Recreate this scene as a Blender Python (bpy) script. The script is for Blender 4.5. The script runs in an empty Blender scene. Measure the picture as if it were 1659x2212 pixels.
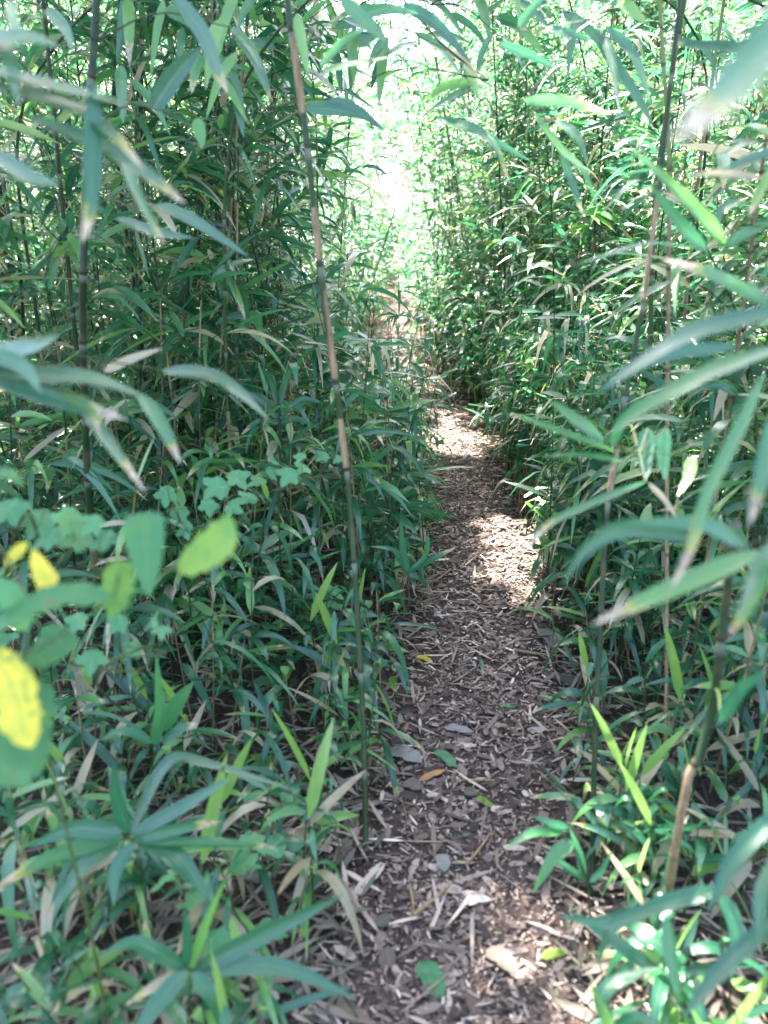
import bpy, math, random
import numpy as np
from mathutils import Vector

R = math.radians
random.seed(11)
rng = np.random.default_rng(11)
scene = bpy.context.scene
COL = scene.collection

# ------------------------------------------------------------------ camera
PITCH = 21.0
CAM = np.array([0.0, 0.0, 1.5])
F = 1703.0
_r = np.array([1.0, 0, 0])
_f = np.array([0, math.cos(R(PITCH)), -math.sin(R(PITCH))])
_u = np.array([0, math.sin(R(PITCH)), math.cos(R(PITCH))])

cd = bpy.data.cameras.new("camera")
cam = bpy.data.objects.new("camera", cd)
COL.objects.link(cam)
cam.location = CAM
cam.rotation_euler = (R(90 - PITCH), 0, 0)
cd.sensor_fit = 'VERTICAL'
cd.angle_y = 2 * math.atan(1106 / F)
cd.clip_start = 0.02
cd.clip_end = 1000
cd.dof.use_dof = True
cd.dof.focus_distance = 3.6
cd.dof.aperture_fstop = cd.lens / 1000 / 0.0125
scene.camera = cam


def P(px, py, d):
    return CAM + d * (_f + _r * ((px - 829.5) / F) + _u * ((1106 - py) / F))


def G(px, py, z=0.0):
    ray = _f + _r * ((px - 829.5) / F) + _u * ((1106 - py) / F)
    return CAM + ray * ((z - CAM[2]) / ray[2])


def depth_of(p):
    return float(np.dot(np.asarray(p) - CAM, _f))


# ------------------------------------------------------------------ light
SUN = np.array([-0.13, 0.50, 0.85])
SUN /= np.linalg.norm(SUN)
elev = math.asin(SUN[2])
azim = math.atan2(SUN[0], SUN[1])
world = bpy.data.worlds.new("World")
scene.world = world
world.use_nodes = True
wn = world.node_tree
sky = wn.nodes.new('ShaderNodeTexSky')
sky.sky_type = 'NISHITA'
sky.sun_disc = False
sky.sun_elevation = elev
sky.sun_rotation = azim
sky.air_density = 0.75
sky.dust_density = 2.5
sky.ozone_density = 0.8
bg = wn.nodes['Background']
bg.inputs['Strength'].default_value = 0.15
wn.links.new(sky.outputs[0], bg.inputs[0])
sl = bpy.data.lights.new("sun", 'SUN')
sl.energy = 5.0
sl.angle = R(0.6)
sl.color = (1.0, 0.95, 0.90)
so = bpy.data.objects.new("sun", sl)
COL.objects.link(so)
so.rotation_euler = Vector((-SUN).tolist()).to_track_quat('-Z', 'Y').to_euler()
vs = scene.view_settings
vs.view_transform = 'Standard'
vs.look = 'None'
vs.gamma = 1.0
vs.exposure = 3.4
scene.cycles.max_bounces = 8
scene.cycles.diffuse_bounces = 4
scene.cycles.transmission_bounces = 6
scene.cycles.glossy_bounces = 3
scene.cycles.caustics_reflective = False
scene.cycles.caustics_refractive = False
scene.cycles.sample_clamp_indirect = 6.0


# ------------------------------------------------------------------ materials
class NT:
    def __init__(s, name):
        s.m = bpy.data.materials.new(name)
        s.m.use_nodes = True
        s.t = s.m.node_tree
        s.t.nodes.clear()
        s.out = s.t.nodes.new('ShaderNodeOutputMaterial')

    def n(s, typ, ins=None, **kw):
        x = s.t.nodes.new(typ)
        for k, v in kw.items():
            setattr(x, k, v)
        for k, v in (ins or {}).items():
            if hasattr(v, 'is_linked') or hasattr(v, 'links'):
                s.t.links.new(v, x.inputs[k])
            else:
                x.inputs[k].default_value = v
        return x

    def math(s, op, a, b=0.0, c=0.0, clamp=False):
        return s.n('ShaderNodeMath', {0: a, 1: b, 2: c}, operation=op, use_clamp=clamp).outputs[0]

    def ramp(s, fac, stops, interp='LINEAR'):
        x = s.n('ShaderNodeValToRGB', {0: fac})
        cr = x.color_ramp
        cr.interpolation = interp
        while len(cr.elements) < len(stops):
            cr.elements.new(0.5)
        for e, (p, c) in zip(cr.elements, stops):
            e.position = p
            e.color = (*c, 1)
        return x.outputs[0]

    def mix(s, fac, a, b, blend='MIX'):
        x = s.n('ShaderNodeMix', data_type='RGBA', blend_type=blend)
        for i, v in ((0, fac), (6, a), (7, b)):
            if hasattr(v, 'links'):
                s.t.links.new(v, x.inputs[i])
            else:
                x.inputs[i].default_value = v if i == 0 else (*v, 1)
        return x.outputs[2]

    def smooth(s, v, a, b):
        x = s.n('ShaderNodeMapRange', {0: v, 1: a, 2: b, 3: 0.0, 4: 1.0}, interpolation_type='SMOOTHSTEP')
        return x.outputs[0]

    def attr(s):
        a = s.n('ShaderNodeAttribute', attribute_name='lf')
        sp = s.n('ShaderNodeSeparateColor', {0: a.outputs['Color']})
        return sp.outputs[0], sp.outputs[1], sp.outputs[2], a.outputs['Alpha']


TAN = (0.43, 0.335, 0.235)


def leaf_material(name, stops, trans=0.38, rough=0.34, dry=True, veins=26.0, spec=0.5, brown=False, coat=0.0, radial=False):
    k = NT(name)
    r1, u, r2, v = k.attr()
    tc = k.n('ShaderNodeTexCoord')
    base = k.ramp(r1, stops)
    nz = k.n('ShaderNodeTexNoise', {'Vector': tc.outputs['Object'], 'Scale': 22.0, 'Detail': 3.0}).outputs[0]
    # blotches of the blade itself
    base = k.mix(k.math('MULTIPLY', k.smooth(nz, 0.45, 0.75), 0.28), base, (0.035, 0.13, 0.05))
    av = k.math('ABSOLUTE', k.math('SUBTRACT', v, 0.5))
    rib = k.math('SUBTRACT', 1.0, k.smooth(av, 0.015, 0.05))
    stripe = k.math('SINE', k.math('MULTIPLY', v, veins * 6.283))
    base = k.mix(k.math('MULTIPLY', k.smooth(stripe, -0.2, 1.0), 0.14), base, (0.05, 0.18, 0.07))
    if not radial:
        base = k.mix(k.math('MULTIPLY', rib, 0.4), base, (0.13, 0.24, 0.08))
    tfac = None
    if dry:
        st = k.n('ShaderNodeMapRange', {0: r2, 1: 0.35, 2: 1.0, 3: 1.25, 4: 0.74}).outputs[0]
        nz2 = k.n('ShaderNodeTexNoise', {'Vector': tc.outputs['Object'], 'Scale': 75.0, 'Detail': 3.0}).outputs[0]
        u = k.math('ADD', u, k.math('MULTIPLY', k.math('SUBTRACT', nz2, 0.5), 0.16))
        u = k.math('ADD', u, k.math('MULTIPLY', av, 0.10))
        uu = k.math('ADD', u, k.math('MULTIPLY', k.math('SUBTRACT', nz, 0.5), 0.30))
        d = k.math('SUBTRACT', uu, st)
        yel = k.smooth(d, -0.085, -0.01)
        tan = k.smooth(d, -0.005, 0.02)
        spot = k.n('ShaderNodeTexNoise', {'Vector': tc.outputs['Object'], 'Scale': 90.0, 'Detail': 2.0}).outputs[0]
        base = k.mix(k.math('MULTIPLY', yel, 0.8), base, (0.36, 0.30, 0.04))
        tcol = k.mix(k.smooth(spot, 0.42, 0.68), TAN, (0.22, 0.14, 0.08))
        base = k.mix(tan, base, tcol)
    if radial:
        th = k.math('MULTIPLY', k.math('SUBTRACT', r2, 0.5), 6.2832 * 1.39)
        vn = k.math('MULTIPLY', k.math('ABSOLUTE', k.math('SINE', th)), k.math('ADD', u, 0.02))
        vn = k.math('SUBTRACT', 1.0, k.smooth(vn, 0.01, 0.05))
        base = k.mix(k.math('MULTIPLY', vn, 0.55), base, (0.20, 0.38, 0.20))
        base = k.mix(k.math('MULTIPLY', k.smooth(nz, 0.55, 0.7), 0.4), base, (0.16, 0.24, 0.06))
    if brown:
        bn = k.n('ShaderNodeTexNoise', {'Vector': tc.outputs['Object'], 'Scale': 24.0, 'Detail': 5.0, 'Roughness': 0.65}).outputs[0]
        base = k.mix(k.math('MULTIPLY', k.smooth(bn, 0.62, 0.74), 0.6), base, (0.20, 0.12, 0.04))
        base = k.mix(k.math('MULTIPLY', k.smooth(bn, 0.48, 0.36), 0.7), base, (0.10, 0.24, 0.06))
    bmp = k.n('ShaderNodeBump', {'Strength': 0.22, 'Distance': 0.002, 'Height': k.math('ADD', stripe, k.math('MULTIPLY', nz, 2.0))})
    p = k.n('ShaderNodeBsdfPrincipled', {'Base Color': base, 'Roughness': rough, 'Normal': bmp.outputs[0], 'Specular IOR Level': spec,
                                           'Coat Weight': coat, 'Coat Roughness': 0.17, 'Coat IOR': 1.65, 'Coat Tint': (0.93, 1.0, 0.97, 1)})
    hs = k.n('ShaderNodeHueSaturation', {'Saturation': 0.94, 'Value': 2.4, 'Color': base})
    tr = k.n('ShaderNodeBsdfTranslucent', {'Color': hs.outputs[0]})
    mx = k.n('ShaderNodeMixShader', {0: trans, 1: p.outputs[0], 2: tr.outputs[0]})
    k.t.links.new(mx.outputs[0], k.out.inputs[0])
    return k.m


CANE_STOPS = [(0.0, (0.010, 0.074, 0.036)), (0.45, (0.020, 0.120, 0.050)), (0.70, (0.048, 0.185, 0.055)),
              (0.84, (0.12, 0.28, 0.045)), (0.90, (0.16, 0.28, 0.05)), (0.925, (0.34, 0.25, 0.155)), (1.0, (0.49, 0.38, 0.26))]
M_LEAF = leaf_material('cane_leaf', CANE_STOPS, trans=0.38, rough=0.29, spec=0.6, coat=0.5)
M_BROAD = leaf_material('broad_leaf', [(0.0, (0.05, 0.17, 0.075)), (0.45, (0.075, 0.22, 0.09)), (0.6, (0.16, 0.30, 0.05)),
                                       (0.8, (0.42, 0.43, 0.05)), (1.0, (0.68, 0.55, 0.06))], trans=0.42, rough=0.5, dry=False, veins=5.0, spec=0.25, brown=True)
M_SEED = leaf_material('seedling_leaf', [(0.0, (0.055, 0.19, 0.085)), (0.5, (0.085, 0.25, 0.115)), (0.85, (0.13, 0.31, 0.12)),
                                         (1.0, (0.26, 0.36, 0.06))], trans=0.42, rough=0.45, dry=False, veins=4.0, spec=0.35, radial=True)
M_CROWN = leaf_material('tree_leaf', [(0.0, (0.04, 0.10, 0.03)), (0.6, (0.07, 0.15, 0.035)), (1.0, (0.13, 0.20, 0.045))],
                        trans=0.45, rough=0.5, dry=False, veins=3.0, spec=0.25)
M_DEAD = leaf_material('dead_leaf', [(0.0, (0.07, 0.052, 0.045)), (0.25, (0.15, 0.11, 0.095)), (0.5, (0.27, 0.20, 0.16)),
                                     (0.75, (0.42, 0.33, 0.27)), (0.90, (0.58, 0.49, 0.42)), (0.96, (0.38, 0.19, 0.08)), (1.0, (0.23, 0.20, 0.20))],
                       trans=0.12, rough=0.75, dry=False, veins=12.0, spec=0.15)


def culm_material():
    k = NT('cane_culm')
    r1, u, tan, ang = k.attr()
    tc = k.n('ShaderNodeTexCoord')
    nz = k.n('ShaderNodeTexNoise', {'Vector': tc.outputs['Object'], 'Scale': 14.0, 'Detail': 4.0}).outputs[0]
    mp = k.n('ShaderNodeMapping', {'Vector': tc.outputs['Object'], 'Scale': (160, 160, 6)})
    st = k.n('ShaderNodeTexNoise', {'Vector': mp.outputs[0], 'Scale': 1.0, 'Detail': 2.0}).outputs[0]
    g = k.ramp(r1, [(0, (0.012, 0.030, 0.011)), (0.5, (0.028, 0.052, 0.015)), (0.8, (0.08, 0.11, 0.03)), (1.0, (0.17, 0.20, 0.06))])
    g = k.mix(k.math('MULTIPLY', k.smooth(nz, 0.5, 0.72), 0.6), g, (0.09, 0.062, 0.03))
    g = k.mix(k.math('MULTIPLY', k.smooth(u, 0.86, 0.95), 0.5), g, (0.20, 0.22, 0.16))
    b = k.ramp(st, [(0.3, (0.13, 0.084, 0.042)), (0.5, (0.22, 0.150, 0.080)), (0.7, (0.31, 0.222, 0.125))])
    b = k.mix(k.math('MULTIPLY', k.smooth(nz, 0.52, 0.66), 0.75), b, (0.13, 0.08, 0.05))
    c = k.mix(k.smooth(tan, 0.35, 0.6), g, b)
    dark = k.math('SUBTRACT', 1.0, k.smooth(u, 0.02, 0.06))
    c = k.mix(k.math('MULTIPLY', dark, 0.75), c, (0.045, 0.034, 0.022))
    bmp = k.n('ShaderNodeBump', {'Strength': 0.25, 'Distance': 0.001, 'Height': st})
    p = k.n('ShaderNodeBsdfPrincipled', {'Base Color': c, 'Roughness': 0.45, 'Normal': bmp.outputs[0], 'Specular IOR Level': 0.25})
    k.t.links.new(p.outputs[0], k.out.inputs[0])
    return k.m


def chip_material():
    k = NT('litter_chip')
    r1, u, r2, v = k.attr()
    tc = k.n('ShaderNodeTexCoord')
    c = k.ramp(r1, [(0, (0.045, 0.032, 0.027)), (0.22, (0.11, 0.076, 0.061)), (0.45, (0.21, 0.155, 0.128)), (0.7, (0.37, 0.285, 0.232)),
                    (0.9, (0.54, 0.42, 0.33)), (1.0, (0.66, 0.55, 0.45))])
    nz = k.n('ShaderNodeTexNoise', {'Vector': tc.outputs['Object'], 'Scale': 60.0, 'Detail': 3.0}).outputs[0]
    c = k.mix(k.math('MULTIPLY', k.smooth(nz, 0.5, 0.7), 0.5), c, (0.10, 0.07, 0.055))
    st = k.math('SINE', k.math('MULTIPLY', v, 50.0))
    bmp = k.n('ShaderNodeBump', {'Strength': 0.3, 'Distance': 0.001, 'Height': st})
    p = k.n('ShaderNodeBsdfPrincipled', {'Base Color': c, 'Roughness': 0.7, 'Normal': bmp.outputs[0], 'Specular IOR Level': 0.25})
    k.t.links.new(p.outputs[0], k.out.inputs[0])
    return k.m


def soil_material(name, a, b):
    k = NT(name)
    tc = k.n('ShaderNodeTexCoord')
    n1 = k.n('ShaderNodeTexNoise', {'Vector': tc.outputs['Object'], 'Scale': 5.0, 'Detail': 8.0, 'Roughness': 0.7}).outputs[0]
    n2 = k.n('ShaderNodeTexNoise', {'Vector': tc.outputs['Object'], 'Scale': 70.0, 'Detail': 6.0, 'Roughness': 0.7}).outputs[0]
    vo = k.n('ShaderNodeTexVoronoi', {'Vector': tc.outputs['Object'], 'Scale': 55.0}).outputs[0]
    c = k.mix(k.smooth(n1, 0.35, 0.65), a, b)
    c = k.mix(k.math('MULTIPLY', k.smooth(n2, 0.5, 0.68), 0.7), c, (0.15, 0.11, 0.085))
    c = k.mix(k.math('MULTIPLY', k.smooth(n2, 0.5, 0.3), 0.6), c, (0.025, 0.019, 0.016))
    h = k.math('ADD', k.math('MULTIPLY', n2, 1.5), vo)
    bmp = k.n('ShaderNodeBump', {'Strength': 0.8, 'Distance': 0.012, 'Height': h})
    p = k.n('ShaderNodeBsdfPrincipled', {'Base Color': c, 'Roughness': 0.95, 'Normal': bmp.outputs[0], 'Specular IOR Level': 0.15})
    k.t.links.new(p.outputs[0], k.out.inputs[0])
    return k.m


def bark_material():
    k = NT('bark')
    tc = k.n('ShaderNodeTexCoord')
    mp = k.n('ShaderNodeMapping', {'Vector': tc.outputs['Object'], 'Scale': (14, 14, 2.5)})
    n = k.n('ShaderNodeTexNoise', {'Vector': mp.outputs[0], 'Scale': 1.5, 'Detail': 6.0, 'Roughness': 0.7}).outputs[0]
    c = k.ramp(n, [(0.3, (0.025, 0.02, 0.016)), (0.55, (0.085, 0.068, 0.052)), (0.75, (0.16, 0.13, 0.10))])
    bmp = k.n('ShaderNodeBump', {'Strength': 0.8, 'Distance': 0.02, 'Height': n})
    p = k.n('ShaderNodeBsdfPrincipled', {'Base Color': c, 'Roughness': 0.9, 'Normal': bmp.outputs[0]})
    k.t.links.new(p.outputs[0], k.out.inputs[0])
    return k.m


M_CULM = culm_material()
M_CHIP = chip_material()
M_SOIL = soil_material('soil', (0.075, 0.052, 0.040), (0.045, 0.034, 0.027))
M_PATH = soil_material('path_soil', (0.085, 0.062, 0.053), (0.046, 0.034, 0.030))
M_BARK = bark_material()


# ------------------------------------------------------------------ geometry
class Geo:
    """Collects quads; every vertex carries a four-channel 'lf' attribute."""
    def __init__(s):
        s.V, s.Q, s.A, s.M = [], [], [], []
        s.n = 0

    def add(s, V, Q, A, m=0):
        V = np.asarray(V, float).reshape(-1, 3)
        Q = np.asarray(Q, int).reshape(-1, 4)
        s.V.append(V)
        s.Q.append(Q + s.n)
        s.A.append(np.asarray(A, float).reshape(-1, 4))
        s.M.append(np.full(len(Q), m))
        s.n += len(V)

    def arrays(s):
        return np.concatenate(s.V), np.concatenate(s.Q), np.concatenate(s.A), np.concatenate(s.M)

    def mesh(s, name, mats, origin=(0, 0, 0)):
        V, Q, A, M = s.arrays()
        return mesh_from(name, V - np.asarray(origin), Q, A, M, mats)


def mesh_from(name, V, Q, A, M, mats):
    me = bpy.data.meshes.new(name)
    me.vertices.add(len(V))
    me.vertices.foreach_set('co', V.astype(np.float32).ravel())
    me.loops.add(Q.size)
    me.loops.foreach_set('vertex_index', Q.astype(np.int32).ravel())
    me.polygons.add(len(Q))
    me.polygons.foreach_set('loop_start', np.arange(0, Q.size, 4, dtype=np.int32))
    me.polygons.foreach_set('material_index', M.astype(np.int32))
    me.polygons.foreach_set('use_smooth', np.ones(len(Q), dtype=bool))
    at = me.attributes.new('lf', 'FLOAT_COLOR', 'POINT')
    at.data.foreach_set('color', A.astype(np.float32).ravel())
    for m in mats:
        me.materials.append(m)
    me.update(calc_edges=True)
    me.validate()
    return me


def link(name, me, parent=None, loc=None):
    o = bpy.data.objects.new(name, me)
    COL.objects.link(o)
    if parent is not None:
        o.parent = parent
    if loc is not None:
        o.location = loc
    return o


def tag(o, label=None, cat=None, group=None, kind=None):
    if label:
        o['label'] = label
    if cat:
        o['category'] = cat
    if group:
        o['group'] = group
    if kind:
        o['kind'] = kind
    return o


def thing(name, label, cat, loc, group=None):
    o = bpy.data.objects.new(name, None)
    o.empty_display_size = 0.05
    COL.objects.link(o)
    o.location = loc
    return tag(o, label, cat, group)


def nrm(a):
    a = np.asarray(a, float)
    return a / np.maximum(np.linalg.norm(a, axis=-1, keepdims=True), 1e-9)


PROF_U = np.array([0, .03, .09, .22, .45, .7, .87, .96, 1.0])
PROF_W = np.array([.13, .40, .76, .99, .95, .70, .38, .14, .02])
HEART_U = np.array([0, .04, .12, .28, .5, .7, .86, .95, 1.0])
HEART_W = np.array([.30, .75, .98, 1.0, .82, .56, .30, .12, .02])
OVAL_W = np.array([.10, .38, .70, .97, 1.0, .86, .55, .26, .04])


def leaves(geo, B, D, L, W, droop, roll, r1, r2, segs=5, fold=0.22, m=0, prof=PROF_W, curl=None):
    """Vectorised lance-shaped blades: base points B, directions D, lengths, half widths."""
    B = np.asarray(B, float)
    n = len(B)
    if n == 0:
        return
    D = nrm(D)
    up = np.array([0, 0, 1.0])
    s = np.cross(D, up)
    bad = np.linalg.norm(s, axis=1) < 0.05
    s[bad] = [1, 0, 0]
    s = nrm(s)
    nn = np.cross(s, D)
    c, sn = np.cos(roll)[:, None], np.sin(roll)[:, None]
    s2 = s * c + nn * sn
    n2 = nn * c - s * sn
    us = np.linspace(0, 1, segs + 1)
    if segs >= 5:
        us = us ** 1.0
    ws = np.interp(us, PROF_U, prof)
    V = np.zeros((n, segs + 1, 3, 3))
    A = np.zeros((n, segs + 1, 3, 4))
    for i, u in enumerate(us):
        q = (u ** 1.8)
        ctr = B + D * (L * (u - 0.25 * droop * u * u))[:, None] - up * (L * droop * q * 0.75)[:, None]
        hw = (W * ws[i])[:, None]
        V[:, i, 0] = ctr - s2 * hw + n2 * hw * fold
        V[:, i, 1] = ctr
        V[:, i, 2] = ctr + s2 * hw + n2 * hw * fold
        for j in range(3):
            A[:, i, j, 0] = r1
            A[:, i, j, 1] = u
            A[:, i, j, 2] = r2
            A[:, i, j, 3] = j / 2
    base = (np.arange(n) * (segs + 1) * 3)[:, None, None]
    ii = np.arange(segs)[None, :, None]
    jj = np.arange(2)[None, None, :]
    a = base + ii * 3 + jj
    Q = np.stack([a, a + 1, a + 4, a + 3], -1).reshape(-1, 4)
    geo.add(V.reshape(-1, 3), Q, A.reshape(-1, 4), m)


def spline(pts, n):
    """Catmull-Rom through points, n samples."""
    pts = np.asarray(pts, float)
    if len(pts) == 2:
        t = np.linspace(0, 1, n)[:, None]
        return pts[0] * (1 - t) + pts[1] * t
    p = np.vstack([2 * pts[0] - pts[1], pts, 2 * pts[-1] - pts[-2]])
    k = len(pts) - 1
    out = []
    for t in np.linspace(0, k, n):
        i = min(int(t), k - 1)
        f = t - i
        a, b, c, d = p[i], p[i + 1], p[i + 2], p[i + 3]
        out.append(0.5 * (2 * b + (c - a) * f + (2 * a - 5 * b + 4 * c - d) * f * f + (3 * b - a - 3 * c + d) * f ** 3))
    return np.array(out)


def tube(geo, C, rad, sides=6, attrs=None, m=0):
    C = np.asarray(C, float)
    n = len(C)
    rad = np.broadcast_to(np.asarray(rad, float), (n,))
    T = nrm(np.gradient(C, axis=0))
    ref = np.array([0.31, 0.95, 0.0]) if abs(T[:, 2]).mean() > 0.5 else np.array([0, 0, 1.0])
    X = nrm(np.cross(T, ref))
    Y = np.cross(T, X)
    ang = np.linspace(0, 2 * math.pi, sides, endpoint=False)
    V = C[:, None] + (X[:, None] * np.cos(ang)[None, :, None] + Y[:, None] * np.sin(ang)[None, :, None]) * rad[:, None, None]
    A = np.zeros((n, sides, 4))
    if attrs is None:
        attrs = np.zeros((n, 3)) + [0.3, 0.5, 0.0]
    A[:, :, :3] = np.asarray(attrs)[:, None, :]
    A[:, :, 3] = ang[None] / (2 * math.pi)
    i, j = np.meshgrid(np.arange(n - 1), np.arange(sides), indexing='ij')
    a = i * sides + j
    b = i * sides + (j + 1) % sides
    Q = np.stack([a, b, b + sides, a + sides], -1).reshape(-1, 4)
    geo.add(V.reshape(-1, 3), Q, A.reshape(-1, 4), m)


def culm(geo, pts, r0, r1, inter=0.2, sides=8, tone=0.3, tan_fn=None, m=0, seed=0):
    """A jointed stem: node rings, faint swelling, tan or green internodes."""
    rs = np.random.default_rng(seed)
    C = spline(pts, 80)
    seg = np.r_[0, np.cumsum(np.linalg.norm(np.diff(C, axis=0), axis=1))]
    L = seg[-1]
    nk = max(2, int(L / inter))
    ts, rr, at = [], [], []
    pos = np.linspace(0, L, nk + 1)
    pos[1:-1] += rs.uniform(-.15, .15, nk - 1) * inter
    for k in range(nk):
        a, b = pos[k], pos[k + 1]
        tn = tan_fn(k, nk) if tan_fn else 0.0
        for g, s in ((0.0, 1.0), (0.012, 1.22), (0.035, 1.22), (0.055, 1.02), (0.5, 0.98), (0.93, 1.0), (0.985, 1.08)):
            t = a + (b - a) * g
            ts.append(t)
            rr.append((r0 + (r1 - r0) * t / L) * s)
            at.append((tone, g, tn))
    X = np.array([np.interp(ts, seg, C[:, i]) for i in range(3)]).T
    tube(geo, X, rr, sides, at, m)
    return [np.array([np.interp(p, seg, C[:, i]) for i in range(3)]) for p in pos]


# ------------------------------------------------------------------ path shape
PY = np.array([-3, 0.6, 1.2, 1.98, 3.34, 5.3, 7.2, 10.4, 19, 40])
PXX = np.array([0.1, 0.14, 0.16, 0.29, 0.46, 0.49, 0.37, 0.15, 0.1, 0.1])
PW = np.array([0.28, 0.28, 0.28, 0.29, 0.25, 0.21, 0.14, 0.12, 0.25, 1.5])


def px_of(y):
    return np.interp(y, PY, PXX)


def pw_of(y):
    return np.interp(y, PY, PW)


def hgt(x, y):
    x, y = np.asarray(x, float), np.asarray(y, float)
    d = np.abs(x - px_of(y)) - pw_of(y)
    bank = np.clip(d, 0, 1.2) / 1.2
    bumps = 0.018 * np.sin(x * 5.1 + 1.3 * np.sin(y * 3.3)) + 0.016 * np.sin(y * 6.3 + x * 2.1) + 0.008 * np.sin(x * 17 + y * 13)
    return 0.05 * bank * bank * (3 - 2 * bank) + bumps * (0.35 + bank)


def build_ground():
    g = Geo()
    xs = np.r_[-500, -120, -40, -15, np.linspace(-7, 8, 110), 15, 40, 120, 500]
    ys = np.r_[-500, -100, -20, np.linspace(-3, 22, 170), 40, 90, 200, 600]
    X, Y = np.meshgrid(xs, ys, indexing='ij')
    Z = hgt(X, Y) - 0.006
    V = np.stack([X, Y, Z], -1).reshape(-1, 3)
    i, j = np.meshgrid(np.arange(len(xs) - 1), np.arange(len(ys) - 1), indexing='ij')
    a = i * len(ys) + j
    b = a + len(ys)
    Q = np.stack([a, b, b + 1, a + 1], -1).reshape(-1, 4)
    g.add(V, Q, np.zeros((len(V), 4)))
    tag(link('ground', g.mesh('ground', [M_SOIL])), kind='structure')
    # trodden path
    g = Geo()
    ys = np.linspace(-2, 34, 420)
    ts = np.linspace(-1, 1, 19)
    V, n = [], len(ts)
    for y in ys:
        w = pw_of(y)
        el = 1 + 0.16 * math.sin(y * 7.1) + 0.1 * math.sin(y * 17.3)
        er = 1 + 0.16 * math.sin(y * 6.3 + 2) + 0.1 * math.sin(y * 15.1)
        for t in ts:
            x = px_of(y) + w * t * (el if t < 0 else er)
            V.append((x, y, float(hgt(x, y)) + 0.004 - 0.006 * abs(t) ** 6))
    i, j = np.meshgrid(np.arange(len(ys) - 1), np.arange(n - 1), indexing='ij')
    a = i * n + j
    Q = np.stack([a, a + 1, a + n + 1, a + n], -1).reshape(-1, 4)
    g.add(V, Q, np.zeros((len(V), 4)))
    tag(link('path', g.mesh('path', [M_PATH])), kind='structure')


build_ground()


# ------------------------------------------------------------------ litter (uncountable)
def chips(geo, x, y, L, W, r1, lift, segs=2, m=0, prof=np.array([.7, .85, .95, 1, 1, .95, .85, .7, .55])):
    n = len(x)
    th = rng.uniform(0, 2 * math.pi, n)
    z = hgt(x, y) + 0.004 + lift
    tilt = rng.normal(0, 0.13, n)
    D = np.stack([np.cos(th), np.sin(th), tilt], -1)
    B = np.stack([x, y, z], -1) - D * (L / 2)[:, None]
    B[:, 2] = np.maximum(B[:, 2], hgt(B[:, 0], B[:, 1]) + 0.003)
    leaves(geo, B, D, L, W, rng.normal(0, .08, n), rng.normal(0, .35, n), r1, rng.random(n), segs=segs, fold=rng.uniform(.0, .3), m=m, prof=prof)


def litter():
    g = Geo()
    # chopped chips on the path
    n = 27000
    y = 0.75 + 11.5 * rng.random(n) ** 1.5
    x = px_of(y) + pw_of(y) * rng.normal(0, 0.62, n)
    cl = 0.5 + 0.5 * np.sin(x * 9 + 2 * np.sin(y * 4)) * np.sin(y * 7 + x * 3)
    keep = rng.random(n) < 0.45 + 0.55 * cl
    x, y = x[keep], y[keep]
    n = len(x)
    near = np.clip(y / 2.2, .75, 1.25)
    chips(g, x, y, (.008 + .040 * rng.random(n) ** 2.0) * near, rng.uniform(.0014, .0048, n) * near, np.clip(rng.normal(.42, .29, n), 0, 1), rng.uniform(0, .010, n))
    n = 2800   # flat broken leaf pieces
    y = 0.75 + 9 * rng.random(n) ** 1.5
    x = px_of(y) + pw_of(y) * rng.normal(0, 0.75, n)
    chips(g, x, y, rng.uniform(.018, .065, n), rng.uniform(.004, .012, n), np.clip(rng.normal(.30, .25, n), 0, 1), rng.uniform(0, .008, n), segs=4, prof=np.array([.5, .9, .8, 1, .85, 1, .75, .6, .2]))
    n = 420   # long curled blades
    y = 0.75 + 8 * rng.random(n) ** 1.4
    x = px_of(y) + pw_of(y) * rng.normal(0, 0.9, n)
    chips(g, x, y, rng.uniform(.07, .15, n), rng.uniform(.003, .007, n), np.clip(rng.normal(.55, .24, n), 0, 1), rng.uniform(.004, .02, n), segs=5, prof=PROF_W)
    n = 12000   # fine crumbs
    y = 0.75 + 5 * rng.random(n) ** 1.3
    x = px_of(y) + pw_of(y) * rng.normal(0, 0.6, n)
    chips(g, x, y, rng.uniform(.005, .018, n), rng.uniform(.0015, .004, n), np.clip(rng.normal(.36, .26, n), 0, 1), rng.uniform(0, .006, n), segs=1)
    tag(link('path_litter', g.mesh('path_litter', [M_CHIP])), 'pale chopped cane leaf chips strewn over the brown path', 'leaf litter', kind='stuff')
    # long dead cane leaves under the canes
    g = Geo()
    n = 15000
    y = 0.5 + 12 * rng.random(n) ** 1.3
    side = np.where(rng.random(n) < .55, -1, 1)
    x = px_of(y) + side * (pw_of(y) * .8 + np.abs(rng.normal(0, 1.0, n)) * (0.6 + .3 * y / 3))
    chips(g, x, y, rng.uniform(.04, .14, n), rng.uniform(.003, .009, n), np.clip(rng.normal(.38, .24, n), 0, .93), rng.uniform(0, .03, n), segs=3, prof=PROF_W)
    n = 420
    y = 0.7 + 9 * rng.random(n) ** 1.4
    x = px_of(y) + rng.normal(0, .9, n)
    chips(g, x, y, rng.uniform(.03, .07, n), rng.uniform(.008, .020, n), np.clip(rng.normal(.22, .2, n), 0, 1), rng.uniform(0.002, .012, n), segs=4, prof=OVAL_W)
    tag(link('leaf_litter', g.mesh('leaf_litter', [M_DEAD])), 'dead tan cane leaves lying thick under the canes', 'leaf litter', kind='stuff')


litter()

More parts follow.
